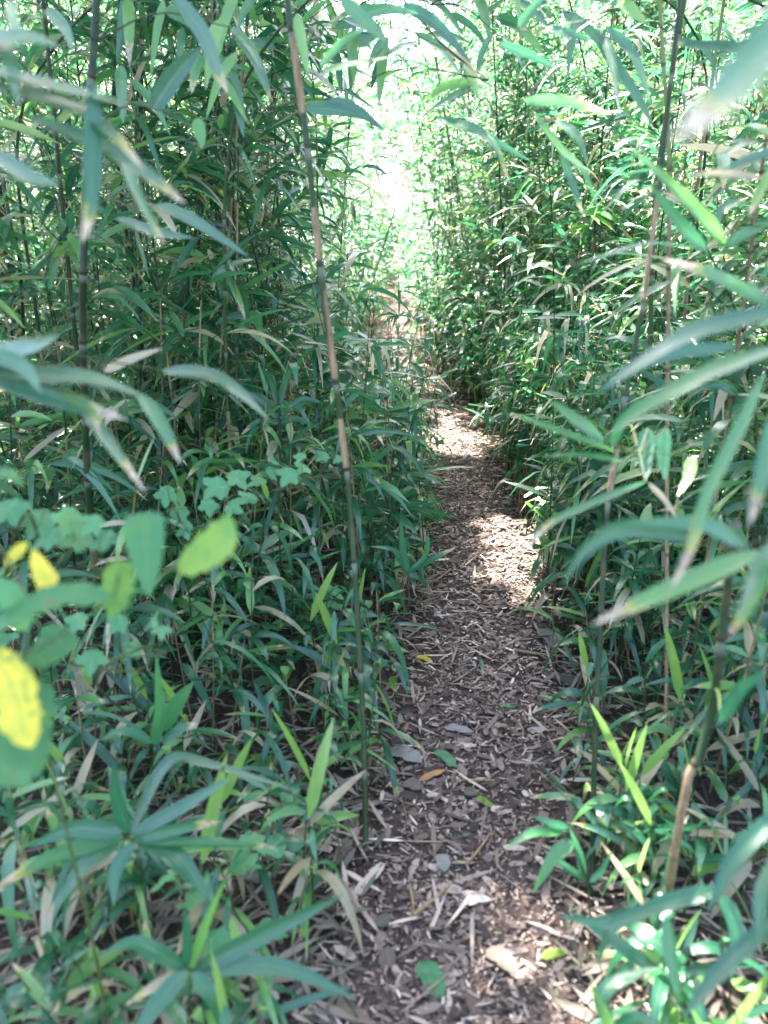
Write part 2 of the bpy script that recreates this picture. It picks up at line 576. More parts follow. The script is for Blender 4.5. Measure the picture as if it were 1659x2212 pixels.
# ------------------------------------------------------------------ sun flecks: gaps kept open in the canopy
FLECK = [(G(975, 960), .36), (G(985, 905), .20), (G(1110, 1165), .22), (G(1100, 1250), .19), (G(1150, 1330), .08), (G(1170, 1205), .12),
         (G(1110, 2040), .12), (G(1180, 2150), .12), (G(860, 1820), .06), (G(1060, 2080), .07), (G(866, 692), .17), (G(868, 752), .17), (G(840, 610), .5),
         (P(1230, 230, 1.65), .26), (P(1350, 150, 1.65), .2), (P(1010, 180, 1.95), .24), (P(800, 90, 1.7), .2), (P(1450, 430, 1.25), .16), (P(1570, 700, 1.1), .10),
         (P(1560, 480, 1.3), .08), (P(1440, 1500, 1.5), .08), (P(1560, 1640, 1.5), .07), (P(1455, 2080, 1.22), .05), (P(1190, 1870, 1.55), .05), (P(460, 1980, 1.27), .035), (P(340, 1560, 1.68), .05),
         (np.array([1.25, 1.6, .5]), .07), (np.array([1.5, 2.1, .5]), .2), (np.array([1.7, 3.0, 1.0]), .3), (np.array([1.35, 3.0, .6]), .2), (np.array([2.3, 3.9, 1.6]), .4),
         (np.array([1.3, 4.2, .7]), .25), (np.array([1.6, 5.2, 1.2]), .35), (np.array([2.2, 5.5, 1.0]), .4), (np.array([1.2, 6.0, .9]), .3), (np.array([1.0, 7.0, 1.2]), .4), (np.array([2.0, 7.5, 2.2]), .6),
         (np.array([-0.7, 4.5, .6]), .3), (np.array([-1.5, 6, 2.0]), .7), (np.array([-.9, 5, 1.3]), .35), (np.array([-2.5, 4.6, 1.8]), .5), (np.array([-1.3, 3.4, 1.6]), .3), (np.array([-1.2, 2.6, 1.2]), .2),
         (np.array([0.0, 9.0, 2.0]), .9), (np.array([1.0, 11.0, 2.5]), 1.2), (np.array([-1.2, 10.0, 2.5]), 1.1), (np.array([-2.5, 8.0, 2.8]), .8), (np.array([2.5, 9.5, 2.8]), 1.0)]


def open_sky(Pts, extra=0.0):
    ok = np.ones(len(Pts), bool)
    for g, r in FLECK:
        d = Pts - g
        t = d @ SUN
        q = np.linalg.norm(d - t[:, None] * SUN, axis=1)
        ok &= ~((q < r + extra) & (t > 0.25))
    return ok


# ------------------------------------------------------------------ random canes
def cane_geo(H, seed, nodes_leafy=0.4, per_node=(1, 3), leaf_n=(4, 8), leaf_len=(.16, .29), leaf_w=(.0095, .0165), segs=4, sides=5,
             tone=0.3, tanp=0.3, lean=0.10, rad=0.006, droop=(.1, .9), dryp=1.0, twig=True):
    rs = np.random.default_rng(seed)
    gc, gl = Geo(), Geo()
    a = rs.uniform(0, 6.28)
    ln = rs.uniform(.3, 1) * lean * H
    bend = rs.uniform(.0, .5) * lean * H
    pts = [(0, 0, -0.03), (ln * .3 * math.cos(a), ln * .3 * math.sin(a), H * .4), (ln * .65 * math.cos(a), ln * .65 * math.sin(a), H * .75),
           ((ln + bend) * math.cos(a), (ln + bend) * math.sin(a), H * .98)]
    nodes = culm(gc, pts, rad, rad * .45, inter=.17, sides=sides, tone=tone, seed=seed,
                 tan_fn=lambda k, nk: 1.0 if rs.random() < tanp * (1.4 - k / nk) else 0.0)
    k0 = int(len(nodes) * nodes_leafy)
    B, D, L, W, Dr, Ro, R1, R2 = [], [], [], [], [], [], [], []
    az = rs.uniform(0, 6.28)
    for k in range(k0, len(nodes)):
        top = k == len(nodes) - 1
        for _ in range(rs.integers(per_node[0], per_node[1] + 1)):
            az += 2.4 + rs.normal(0, .5)
            el = rs.uniform(.35, .9) if not top else 1.2
            bl = rs.uniform(.12, .42) * (1 - .5 * (k - k0) / max(1, len(nodes) - k0))
            d = np.array([math.cos(az) * math.cos(el), math.sin(az) * math.cos(el), math.sin(el)])
            p0 = nodes[k]
            p1 = p0 + d * bl * .6
            p2 = p0 + d * bl + np.array([math.cos(az), math.sin(az), -.35]) * bl * .18
            if twig:
                tube(gl, spline([p0, p1, p2], 4), [.0022, .0018, .0015, .001], 3, np.tile([tone, .5, 0.0], (4, 1)), 1)
            n = rs.integers(leaf_n[0], leaf_n[1] + 1)
            for q in range(n):
                f = .35 + .65 * (q + 1) / n
                b = (p0 * (1 - f) + p2 * f) if f < .8 else p1 * (1 - f) + p2 * f
                la = az + (1 if q % 2 else -1) * rs.uniform(.15, 1.2) + rs.normal(0, .2)
                le = rs.uniform(-.25, .75)
                B.append(b)
                D.append((math.cos(la) * math.cos(le), math.sin(la) * math.cos(le), math.sin(le)))
                sc = .75 + .25 * math.sin(math.pi * (q + 1) / (n + 1))
                L.append(rs.uniform(*leaf_len) * sc)
                W.append(rs.uniform(*leaf_w))
                Dr.append(rs.uniform(*droop))
                Ro.append(rs.normal(0, .5))
                R1.append(rs.random() ** .95)
                R2.append(rs.random() * dryp)
    leaves(gl, np.array(B), np.array(D), np.array(L), np.array(W), np.array(Dr), np.array(Ro), np.array(R1), np.array(R2), segs=segs)
    return gc, gl


TONES = [('dark green', .12, .10), ('olive green', .55, .22), ('tan', .35, .85)]
CANE_VARS = []
for i in range(12):
    tn, tone, tanp = TONES[i % 3]
    H = [2.0, 2.6, 3.2, 3.8, 4.4, 2.6, 3.4, 1.4, 2.2, 4.0, 1.1, 4.8][i]
    gc, gl = cane_geo(H, 100 + i, nodes_leafy=[.22, .12, .30][i % 3], per_node=(1, 3), leaf_n=(4, 8), tone=tone, tanp=tanp,
                      rad=.0042 + .0008 * H, lean=.09)
    CANE_VARS.append((tn, H, gc.mesh('culm', [M_CULM]), gl.mesh('foliage', [M_LEAF, M_CULM])))
LOW_VARS = []
for i in range(8):
    gc, gl = cane_geo([2.4, 3.4, 4.2, 2.9, 4.6, 2.1, 5.0, 3.6][i], 200 + i, nodes_leafy=.15, per_node=(1, 3), leaf_n=(4, 7), segs=2, sides=3,
                      tone=[.12, .5, .3][i % 3], tanp=.3, rad=.0075, twig=False, leaf_len=(.18, .30), leaf_w=(.011, .019))
    LOW_VARS.append((gc.arrays(), gl.arrays()))


def zone(x, y):
    side = 'left' if x < px_of(y) else 'right'
    for lim, z in ((1.5, 'at picture bottom'), (2.2, 'by the lower path'), (3.0, 'below the big sun patch'),
                   (4.2, 'beside the big sun patch'), (7.0, 'beside the far sun patch'), (99, 'by the far bend')):
        if y < lim:
            return side, z


def depth_word(x, y):
    e = abs(x - px_of(y)) - pw_of(y)
    return 'at path edge' if e < .25 else ('off path' if e < .8 else 'deep in')


def place(name, cat, meshes, x, y, rz, sc, label, group, tilt=(0, 0), part_names=('culm', 'foliage')):
    o = bpy.data.objects.new(name, None)
    o.empty_display_size = .05
    COL.objects.link(o)
    o.location = (x, y, float(hgt(x, y)))
    o.rotation_mode = 'ZYX'
    o.rotation_euler = (tilt[0], tilt[1], rz)
    o.scale = (sc, sc, sc)
    tag(o, label, cat, group)
    for pn, me in zip(part_names, meshes):
        c = bpy.data.objects.new(pn, me)
        COL.objects.link(c)
        c.parent = o
    return o


def in_view(x, y, h, margin=.25):
    ax, az = abs(x) - margin, 0
    d = y * math.cos(R(PITCH)) + 1.0
    return ax < .487 * (y * .934 + (1.5 - h * .5) * .358)


def lean_in(x, y):
    e = x - px_of(y)
    if y < 7.6 or abs(e) > 1.3:
        return 0.0
    return -np.sign(e) * rs.uniform(.04, .24)


def clear_of_flecks(x, y, h, n=6):
    # keep the gaps that let the sun down to the path free of canes
    zs = np.linspace(.1, h, 14)
    p = np.stack([np.full(14, x), np.full(14, y), zs], -1)
    for g, r in FLECK[:n]:
        d = p - g
        t = d @ SUN
        if np.any((np.linalg.norm(d - t[:, None] * SUN, axis=1) < r + .42) & (t > 0)):
            return False
    return True


def sight_lane(x, y):
    # the trodden lane bends left here; growth beside it stays low
    return 4.3 < y < 11 and abs(x - .0145 * y) < .30 + .012 * y


cands = []
rs = np.random.default_rng(5)
tries = 0
while len(cands) < 860 and tries < 60000:
    tries += 1
    y = rs.uniform(1.6, 17) if rs.random() < .75 else rs.uniform(1.6, 8)
    x = rs.uniform(-8, 8.5)
    e = x - px_of(y)
    w = pw_of(y)
    if abs(x) > .6 * y + 1.6:
        continue
    if e < 0:
        clear = .95 if y < 2.8 else (.62 if y < 4.5 else .33)
        if -e < w + clear * rs.uniform(.75, 1.15):
            continue
        if y < 3.0 and rs.random() < .72:
            continue
    else:
        clear = .30 if y < 6 else .16
        if e < w + clear * rs.uniform(.9, 1.4):
            continue
        if y < 2.3 and rs.random() < .4:
            continue
    if y > 11.5 and abs(e) < w + .35:
        continue
    if sight_lane(x, y) or not clear_of_flecks(x, y, 3.4):
        continue
    if any((x - a) ** 2 + (y - b) ** 2 < .012 for a, b in cands[-400:]):
        continue
    cands.append((x, y))
for _ in range(60):
    y = rs.uniform(6.5, 13)
    x = px_of(y) + pw_of(y) + rs.uniform(.35, 1.9)
    if clear_of_flecks(x, y, 4.0):
        cands.append((x, y))
cands.sort(key=lambda c: c[1] + .15 * abs(c[0]))
N_IND = 200
ind, rest = [], []
for c in cands:
    (ind if len(ind) < N_IND and in_view(c[0], c[1], 2.5) else rest).append(c)
for i, (x, y) in enumerate(ind):
    side, z = zone(x, y)
    near = y < 4.2
    k = rs.integers(0, 12)
    if y > 6:
        k = [2, 3, 4, 6, 9, 11, 4, 11, 1][rs.integers(0, 9)]
    if side == 'right' and y < 4.0:
        k = [7, 10, 0, 8, 5][rs.integers(0, 5)]
    elif side == 'right' and y < 7.0 and rs.random() < .62:
        k = [7, 10, 0, 8][rs.integers(0, 4)]
    tn, H, mc, ml = CANE_VARS[k]
    place('cane', 'cane', (mc, ml), x, y, rs.uniform(0, 6.28), rs.uniform(.85, 1.12),
          f'leafy {tn} cane {depth_word(x, y)}, {side} side, {z}', f'{tn} canes {depth_word(x, y)}, {side} side, {z}',
          tilt=(rs.normal(0, .05), rs.normal(0, .05) + lean_in(x, y)))


NEAR_VARS = []
for i in range(10):
    tn, tone, tanp = TONES[i % 3]
    H = [1.5, 2.2, 2.6, 1.2, 1.9, 3.0, 1.7, 2.4, 1.3, 2.0][i]
    gc, gl = cane_geo(H, 150 + i, nodes_leafy=.18, per_node=(1, 2), leaf_n=(4, 7), tone=tone * .7, tanp=tanp * .6, rad=.0040 + .0006 * H, lean=.16,
                      leaf_len=(.19, .31), leaf_w=(.010, .0165), segs=7, sides=7)
    NEAR_VARS.append((tn, H, gc.mesh('culm', [M_CULM]), gl.mesh('foliage', [M_LEAF, M_CULM])))
ARCH_VARS = []
for i in range(4):
    tn, tone, tanp = TONES[i % 3]
    H = [4.0, 3.5, 4.4, 3.8][i]
    gc, gl = cane_geo(H, 180 + i, nodes_leafy=.48, per_node=(1, 3), leaf_n=(5, 8), tone=tone, tanp=tanp, rad=.0075, lean=.14, leaf_len=(.17, .30), leaf_w=(.009, .016), segs=5)
    ARCH_VARS.append((tn, gc.mesh('culm', [M_CULM]), gl.mesh('foliage', [M_LEAF, M_CULM])))
for i, (y, e, ln) in enumerate([(8.8, -.5, .24), (9.6, -.45, .22), (5.0, -1.3, .24), (6.9, -1.3, .12), (3.8, -1.3, .20), (6.0, -1.5, .14),
                                (8.0, .55, -.24), (9.2, .45, -.24), (7.2, 1.0, -.26), (10.4, .4, -.2), (10.8, -.4, .2), (5.6, 1.3, -.2)]):
    x = px_of(y) + math.copysign(pw_of(y), e) + e
    side, z = zone(x, y)
    tn, mc, ml = ARCH_VARS[i % 4]
    place('cane', 'cane', (mc, ml), x, y, rs.uniform(0, 6.28), rs.uniform(.92, 1.08), f'{tn} cane arching over the path, {side} side, {z}', f'{tn} canes arching over the path, {side} side, {z}',
          tilt=(rs.normal(0, .06), ln))
spots = []
while len(spots) < 54:
    left = len(spots) < 30
    y = rs.uniform(1.95, 4.4) if left else rs.uniform(1.75, 5.0)
    x = px_of(y) - pw_of(y) - rs.uniform(.42, 1.75) if left else px_of(y) + pw_of(y) + rs.uniform(.26, 1.3)
    if not in_view(x, y, 1.2, .2) or any((x - a) ** 2 + (y - b) ** 2 < .02 for a, b in spots) or not clear_of_flecks(x, y, 1.6, 6):
        continue
    if left and y < 2.3 and x > -.75:
        continue
    spots.append((x, y))
for x, y in spots:
    side, z = zone(x, y)
    lowv = [0, 3, 6, 8, 9] if side == 'right' else [1, 2, 4, 5, 7, 0, 9]
    if side == 'left' and y < 2.7:
        lowv = [0, 3, 8, 6]
    tn, H, mc, ml = NEAR_VARS[lowv[rs.integers(0, len(lowv))]]
    hz = 'tall' if H > 1.8 else 'short'
    place('cane', 'cane', (mc, ml), x, y, rs.uniform(0, 6.28), rs.uniform(.88, 1.1),
          f'{hz} {tn} long bladed cane {depth_word(x, y)}, {side} side, {z}', f'{hz} {tn} long bladed canes {depth_word(x, y)}, {side} side, {z}',
          tilt=(rs.normal(0, .07), rs.normal(0, .07)))


def merge(name, spots, variants, mats_c, label, cat, smin=.85, smax=1.15):
    g = Geo()
    for x, y in spots:
        vc, vl = variants[rs.integers(0, len(variants))]
        a = rs.uniform(0, 6.28)
        s = rs.uniform(smin, smax)
        M = np.array([[math.cos(a), -math.sin(a), 0], [math.sin(a), math.cos(a), 0], [0, 0, 1]]) * s
        for (V, Q, A, mm), off in ((vc, 1), (vl, 0)):
            W = V @ M.T + np.array([x, y, float(hgt(x, y))])
            Q = Q[open_sky(W[Q[:, 0]])]
            g.V.append(W)
            g.Q.append(Q + g.n)
            g.A.append(A)
            g.M.append(np.full(len(Q), off))
            g.n += len(W)
    tag(link(name, g.mesh(name, [M_LEAF, M_CULM])), label, cat, kind='stuff')


merge('cane_thicket', rest, LOW_VARS, None, 'dense mass of canes filling the depth of the thicket', 'cane thicket')
# far canes along the bright end
far = []
while len(far) < 420:
    y = rs.uniform(15, 30)
    x = rs.uniform(-15, 15) if rs.random() < .6 else rs.uniform(-4, 4)
    if abs(x - .20) < .46 + (y - 14) * .015:
        continue
    far.append((x, y))
merge('far_cane_thicket', far, LOW_VARS, None, 'far off sunlit canes closing the end of the path', 'cane thicket', .95, 1.3)
merge('backlit_cane_thicket', [(rs.uniform(-3.5, 4.2), rs.uniform(30, 44)) for _ in range(74)], LOW_VARS, 0, 'pale sunlit canes glowing in the gap at the end of the path', 'cane thicket', .9, 1.5)
lowfar = [(rs.normal(.2, 1.3), rs.uniform(9.6, 16)) for _ in range(260)]
lowfar = [q for q in lowfar if abs(q[0] - px_of(q[1])) > .14 and not sight_lane(*q)]
for _ in range(120):   # dark low bush pushing in from the right where the path bends
    y = rs.uniform(5.9, 9.8)
    lowfar.append((px_of(y) + pw_of(y) * .8 + abs(rs.normal(0, .45)) + .06, y))
for _ in range(60):
    y = rs.uniform(6.2, 10.5)
    q = (px_of(y) - pw_of(y) - abs(rs.normal(0, .5)) - .2, y)
    if not sight_lane(*q):
        lowfar.append(q)


# ------------------------------------------------------------------ short cane shoots
def shoot_geo(H, seed, n, ll, lw, segs=6, green=1.0):
    rs = np.random.default_rng(seed)
    gc, gl = Geo(), Geo()
    a = rs.uniform(0, 6.28)
    ln = rs.uniform(.05, .28) * H
    pts = [(0, 0, -.02), (ln * .4 * math.cos(a), ln * .4 * math.sin(a), H * .5), (ln * math.cos(a), ln * math.sin(a), H)]
    C = spline(pts, 9)
    tube(gc, C, np.linspace(.0032, .0014, 9), 5, np.tile([.25 if rs.random() < .6 else .5, .5, 0.0 if rs.random() < .7 else 1.0], (9, 1)))
    B, D, L, W, Dr, Ro, R1, R2 = [[] for _ in range(8)]
    az = rs.uniform(0, 6.28)
    for q in range(n):
        f = .45 + .55 * (q + 1) / n
        b = C[min(8, int(f * 8))]
        az += 2.7 + rs.normal(0, .9)
        le = rs.uniform(.05, .75) if q < n - 1 else 1.25
        B.append(b)
        D.append((math.cos(az) * math.cos(le), math.sin(az) * math.cos(le), math.sin(le)))
        L.append(rs.uniform(*ll))
        W.append(rs.uniform(*lw))
        Dr.append(rs.uniform(.1, 1.35))
        Ro.append(rs.normal(0, .6))
        R1.append(rs.random() * .9 if rs.random() < .89 else rs.uniform(.92, 1))
        R2.append(rs.random())
    leaves(gl, *[np.array(q) for q in (B, D, L, W, Dr, Ro, R1, R2)], segs=segs)
    return gc, gl


SHOOT_VARS = []
for i in range(12):
    H = [.12, .2, .28, .36, .46, .6, .75, .9, .16, .24, .5, .32][i]
    gc, gl = shoot_geo(H, 300 + i, [4, 6, 7, 8, 10, 14, 18, 22, 5, 6, 12, 9][i], (.09, .26), (.006, .0145))
    SHOOT_VARS.append((H, gc.mesh('stem', [M_CULM]), gl.mesh('foliage', [M_LEAF])))
LOWSHOOT = []
for i in range(6):
    gc, gl = shoot_geo([.3, .5, .7, .9, .4, 1.1][i], 350 + i, [10, 14, 18, 22, 12, 26][i], (.15, .27), (.010, .017), segs=3)
    LOWSHOOT.append((gc.arrays(), gl.arrays()))

sp = []
tries = 0
while len(sp) < 1500 and tries < 60000:
    tries += 1
    y = .95 + 11 * rs.random() ** 1.25
    x = rs.uniform(-4.5, 4.5)
    e = x - px_of(y)
    w = pw_of(y)
    edge = abs(e) - w
    if edge < (.03 if e < 0 else .05):
        continue
    if not in_view(x, y, .4, .3):
        continue
    if sight_lane(x, y) or rs.random() > math.exp(-max(0, edge - .5) * .35):
        continue
    if x * x + y * y < .95 ** 2:
        continue
    sp.append((x, y, edge))
for _ in range(52):
    y = .98 + 1.6 * rs.random()
    e = .04 + 1.0 * rs.random()
    x = px_of(y) - pw_of(y) - e
    if in_view(x, y, .3, .1) and x * x + y * y > 1.0:
        sp.append((x, y, e))
for _ in range(170):   # low growth spilling over both path edges
    y = rs.uniform(1.35, 5.5)
    e = -.03 + .30 * rs.random()
    sd = 1 if rs.random() < .62 else -1
    if sd < 0 and y < 1.8:
        continue
    sp.append((px_of(y) + sd * (pw_of(y) + e), y, max(.01, e)))
for _ in range(110):
    y = rs.uniform(1.3, 4.2)
    e = .10 + 1.1 * rs.random()
    x = px_of(y) + pw_of(y) + e
    if in_view(x, y, .4, .3):
        sp.append((x, y, e))
sp.sort(key=lambda c: c[1])
N_SH = 284
for (x, y, edge) in sp[:N_SH]:
    side, z = zone(x, y)
    if edge < .12:
        ks = [0, 1, 8, 9, 2, 11] if y < 2.2 else [1, 9, 2, 3, 11]
    elif edge < .4:
        ks = [1, 2, 3, 9, 11, 4, 10]
    else:
        ks = [2, 3, 4, 5, 6, 7, 10, 11]
    if side == 'right' and edge > .25:
        ks = [4, 5, 6, 7, 10]
    if y < 1.9 and side == 'left':
        ks = [0, 1, 8, 9, 2, 3, 11]
    if y < 1.7 and side == 'right':
        ks = [1, 9, 2]
    elif y < 4.2 and side == 'right' and edge > .12:
        ks = [3, 4, 10, 5, 5, 6, 11]
    k = ks[rs.integers(0, len(ks))]
    H, ms, ml = SHOOT_VARS[k]
    bush = 'bushy' if k in (4, 5, 6, 7, 10, 11) else 'thin'
    sz = 'tiny' if H < .22 else ('knee high' if H < .55 else 'waist high')
    place('cane_shoot', 'cane shoot', (ms, ml), x, y, rs.uniform(0, 6.28), rs.uniform(.85, 1.15),
          f'{sz} {bush} cane shoot {depth_word(x, y)}, {side} side, {z}', f'{sz} {bush} cane shoots {depth_word(x, y)}, {side} side, {z}',
          tilt=(rs.normal(0, .10), rs.normal(0, .10)), part_names=('stem', 'foliage'))
merge('cane_undergrowth', [(a, b) for a, b, _ in sp[N_SH:]] + lowfar, LOWSHOOT, None, 'low cane undergrowth crowding the sides of the path', 'undergrowth')

merge('far_undergrowth', [(rs.normal(.25, 1.5), rs.uniform(16.0, 26)) for _ in range(520)] + [(rs.normal(.25, 4.0), rs.uniform(26, 50)) for _ in range(500)], LOWSHOOT, None,
      'sunlit low growth where the path runs out of the thicket', 'undergrowth', 1.0, 1.9)


# ------------------------------------------------------------------ lobed and rounded leaves
def polar_leaf(geo, c, ax, nm, size, kind, r1, r2, cup=.12, rs=None):
    """A lobed blade: centre c, axis towards the tip, normal nm, half length size."""
    ax = nrm(ax)
    nm = nrm(nm - ax * np.dot(nm, ax))
    sd = np.cross(nm, ax)
    n = 30 if kind == 'lobed' else 20
    th = np.linspace(0, 2 * math.pi, n, endpoint=False)
    if kind == 'lobed':
        pk = np.array([0, 1.15, -1.15, 2.25, -2.25])
        hh = np.array([1.05, .95, .95, .62, .62])
        rr = np.full(n, .56)
        for p_, h_ in zip(pk, hh):
            dd = np.abs((th - p_ + math.pi) % (2 * math.pi) - math.pi)
            rr = np.maximum(rr, h_ * np.clip(1 - dd / .85, 0, 1) ** .62 + .05)
        rr *= 1 + .06 * np.sin(th * 13)
    else:
        rr = .62 + .25 * np.cos(th) ** 2 + .13 * np.clip(np.cos(th), 0, 1) ** 6
        rr *= 1 + .04 * np.sin(th * 7)
    V = []
    A = []
    rings = (.02, .5, 1.0)
    for q in rings:
        for t, r_ in zip(th, rr):
            p = c + size * q * r_ * (ax * math.cos(t) + sd * math.sin(t)) + nm * size * cup * ((q * math.sin(t)) ** 2 - (q * math.cos(t)) ** 2 * .8)
            p = p + nm * size * .07 * q * math.sin(3 * t + r2 * 9)
            V.append(p)
            ts = (t + math.pi) % (2 * math.pi) - math.pi
            A.append((r1, q * r_, .5 + ts / (2 * math.pi), .5))
    Q = []
    for i in range(2):
        for j in range(n):
            a, b = i * n + j, i * n + (j + 1) % n
            Q.append((a, b, b + n, a + n))
    geo.add(V, Q, A)


def seedling_geo(H, seed, n, size, kind):
    rs = np.random.default_rng(seed)
    gc, gl = Geo(), Geo()
    a = rs.uniform(0, 6.28)
    C = spline([(0, 0, -.02), (.1 * H * math.cos(a), .1 * H * math.sin(a), H * .5), (.3 * H * math.cos(a), .3 * H * math.sin(a), H)], 8)
    tube(gc, C, np.linspace(.0022, .001, 8), 5, np.tile([.6, .5, 0.], (8, 1)))
    az = a
    for q in range(n):
        f = .35 + .65 * (q + 1) / n
        b = C[min(7, int(f * 7))]
        az += 2.5 + rs.normal(0, .4)
        d = np.array([math.cos(az), math.sin(az), .3])
        pl = size * rs.uniform(.9, 1.8)
        e = b + d * pl
        tube(gl, np.array([b, (b + e) / 2 + [0, 0, .15 * pl], e]), .0008, 3, np.tile([.6, .5, 0], (3, 1)), 1)
        s = size * rs.uniform(.7, 1.1)
        ax = nrm(np.array([math.cos(az), math.sin(az), rs.uniform(-.5, .1)]))
        polar_leaf(gl, e + ax * s * .55, ax, np.array([rs.normal(0, .2), rs.normal(0, .2) - .15, 1.0]), s, kind, rs.random() * .95, rs.random())
    return gc, gl


SEED_VARS = []
for i in range(8):
    kind = 'lobed' if i < 5 else 'round'
    gc, gl = seedling_geo([.18, .28, .36, .5, .22, .2, .3, .42][i], 400 + i, [5, 7, 8, 10, 6, 6, 8, 10][i], [.036, .04, .044, .044, .038, .03, .032, .034][i], kind)
    SEED_VARS.append((kind, gc.mesh('stem', [M_CULM]), gl.mesh('foliage', [M_SEED, M_CULM])))
spots = []
SPX = [(820, 905, 2), (860, 880, 1), (905, 850, 6), (880, 840, 5), (790, 935, 3), (845, 760, 3), (800, 880, 2), (760, 900, 2), (905, 870, 7), (1090, 700, 6), (1040, 730, 6),
       (700, 1110, 3), (640, 1130, 3), (560, 1180, 3), (500, 1200, 2), (610, 1500, 0), (570, 1510, 4), (640, 1480, 1), (680, 1420, 1), (470, 1300, 3), (400, 1330, 2), (350, 1420, 2),
       (140, 1680, 1), (60, 1640, 3), (300, 1480, 0), (520, 1400, 0), (790, 1010, 2), (740, 1040, 2), (1580, 1640, 5), (1610, 1600, 6), (500, 1960, 0), (560, 1900, 5), (470, 2190, 1)]
for px, py, k in SPX:
    g = G(px, py)
    kind, ms, ml = SEED_VARS[k]
    side, z = zone(g[0], g[1])
    word = 'star lobed' if kind == 'lobed' else 'small rounded'
    place('seedling', 'seedling', (ms, ml), g[0], g[1], rs.uniform(0, 6.28), rs.uniform(.85, 1.2),
          f'pale {word} seedling {depth_word(*g[:2])}, {side} side, {z}', f'{word} seedlings {depth_word(*g[:2])}, {side} side, {z}', part_names=('stem', 'foliage'))


# ------------------------------------------------------------------ foreground canes, leaf by leaf
def blade(px_pts, d0, d1, wpx, r1, r2, prof=PROF_W, face=.65, tilt=0.0, fold=.2, segs=14, rag=0.0, across=2):
    """One blade whose midrib runs through the given sight lines at depths d0..d1; returns mesh arrays and base point."""
    k = len(px_pts)
    pts = [P(x, y, d0 + (d1 - d0) * i / (k - 1)) for i, (x, y) in enumerate(px_pts)]
    C = spline(pts, segs + 1)
    T = nrm(np.gradient(C, axis=0))
    hs = abs(math.sin(px_pts[0][0] * 12.9898 + px_pts[0][1] * 78.233 + px_pts[-1][0] * 3.7)) * 43758.5453 % 1.0
    dm = (d0 + d1) / 2
    hw = .5 * wpx / F * dm
    tocam = nrm(CAM - C)
    up = np.array([0, 0, 1.0])
    nn = tocam * face + up * (1 - face) + np.array([tilt, 0, 0])
    nn = nrm(nn - T * np.sum(nn * T, axis=1, keepdims=True))
    sd = np.cross(T, nn)
    us = np.linspace(0, 1, segs + 1)
    tw = ((hs - .5) * .9 + (hs * 7 % 1 - .5) * 1.3 * us)[:, None]
    sd, nn = sd * np.cos(tw) + nn * np.sin(tw), nn * np.cos(tw) - sd * np.sin(tw)
    ws = np.interp(us, PROF_U, prof) * hw * .92
    V, A = [], []
    nc = 2 * across + 1
    for i in range(segs + 1):
        for j in range(nc):
            t = (j - across) / across
            V.append(C[i] + sd[i] * ws[i] * t * (1 + rag * math.sin(i * 2.9 + hs * 20 + t) + rag * math.sin(i * 1.3 + 3 * t + hs * 9)) + nn[i] * (abs(t) ** 1.4 * fold * ws[i] + .05 * ws[i] * math.sin(i * 1.7 + t * 2)))
            A.append((r1, us[i], r2, .5 + .5 * t))
    Q = []
    for i in range(segs):
        for j in range(nc - 1):
            a = i * nc + j
            Q.append((a, a + 1, a + nc + 1, a + nc))
    return np.array(V), Q, A, C[0]


def hero_cane(label, path, r0, r1, tone, tans, lv, inter=.2, seed=0, name='cane', cat='cane', sheaths=(), sides=12, mat=None, stemname='culm', leaflabels=None):
    """path: world points from the ground up; lv: (px points, depth0, depth1, width, r1, r2[, kwargs])."""
    base = np.array(path[0], float)
    t = thing(name, label, cat, base)
    g = Geo()
    ts = set(tans)
    nodes = culm(g, path, r0, r1, inter=inter, sides=sides, tone=tone, seed=seed, tan_fn=lambda k, n: 1.0 if k in ts else 0.0)
    link(stemname, g.mesh(stemname, [M_CULM], base), t)
    for k, f0, f1 in sheaths:
        gs = Geo()
        a, b = nodes[k], nodes[k + 1]
        rr = r0 + (r1 - r0) * k / len(nodes)
        C = np.array([a + (b - a) * q for q in np.linspace(f0, f1, 8)])
        tube(gs, C, rr * np.array([1.12, 1.2, 1.22, 1.22, 1.2, 1.17, 1.12, 1.06]), 10, np.tile([.4, .5, 1.0], (8, 1)))
        link('sheath', gs.mesh('sheath', [M_CULM], base), t)
    # blades that start close together share one twig from the nearest node of the stem
    groups = []
    for L in lv:
        kw = L[6] if len(L) > 6 else {}
        V, Q, A, b = blade(*L[:6], **kw)
        for G_ in groups:
            if np.linalg.norm(G_[0] - b) < .16:
                G_[1].append((V, Q, A, b, L))
                break
        else:
            groups.append([b, [(V, Q, A, b, L)]])
    dense = spline(path, 60)
    for b0, items in groups:
        ctr = np.mean([i[3] for i in items], axis=0)
        dd = np.linalg.norm(dense - ctr, axis=1) + np.maximum(0, dense[:, 2] - ctr[2]) * 1.5
        q = dense[int(np.argmin(dd))]
        gb = Geo()
        mid = (q + ctr) / 2 + np.array([0, 0, .12 * np.linalg.norm(ctr - q)])
        tube(gb, spline([q, mid, ctr], 8), np.linspace(.0026, .0014, 8), 5, np.tile([.55, .5, 0], (8, 1)))
        for it in items:
            if np.linalg.norm(it[3] - ctr) > .004:
                tube(gb, np.array([ctr, (ctr + it[3]) / 2, it[3]]), [.0014, .0012, .001], 4, np.tile([.55, .5, 0], (3, 1)))
        br = link('branch', gb.mesh('branch', [M_CULM], base), t)
        for V, Q, A, b, L in items:
            gl = Geo()
            gl.add(V, Q, A)
            o = link('leaf', gl.mesh('leaf', [mat or M_LEAF], base), br)
            if L[4] > .92:
                o['label'] = 'dry tan leaf'
            elif L[5] > .8:
                o['label'] = 'green leaf with dry tan tip'
    return t


def up_path(*p):
    return [P(*q) for q in p]


def from_ground(gx, gy, *p):
    g = G(gx, gy)
    g[2] = float(hgt(g[0], g[1])) - .02
    return [g] + [P(*q) for q in p]


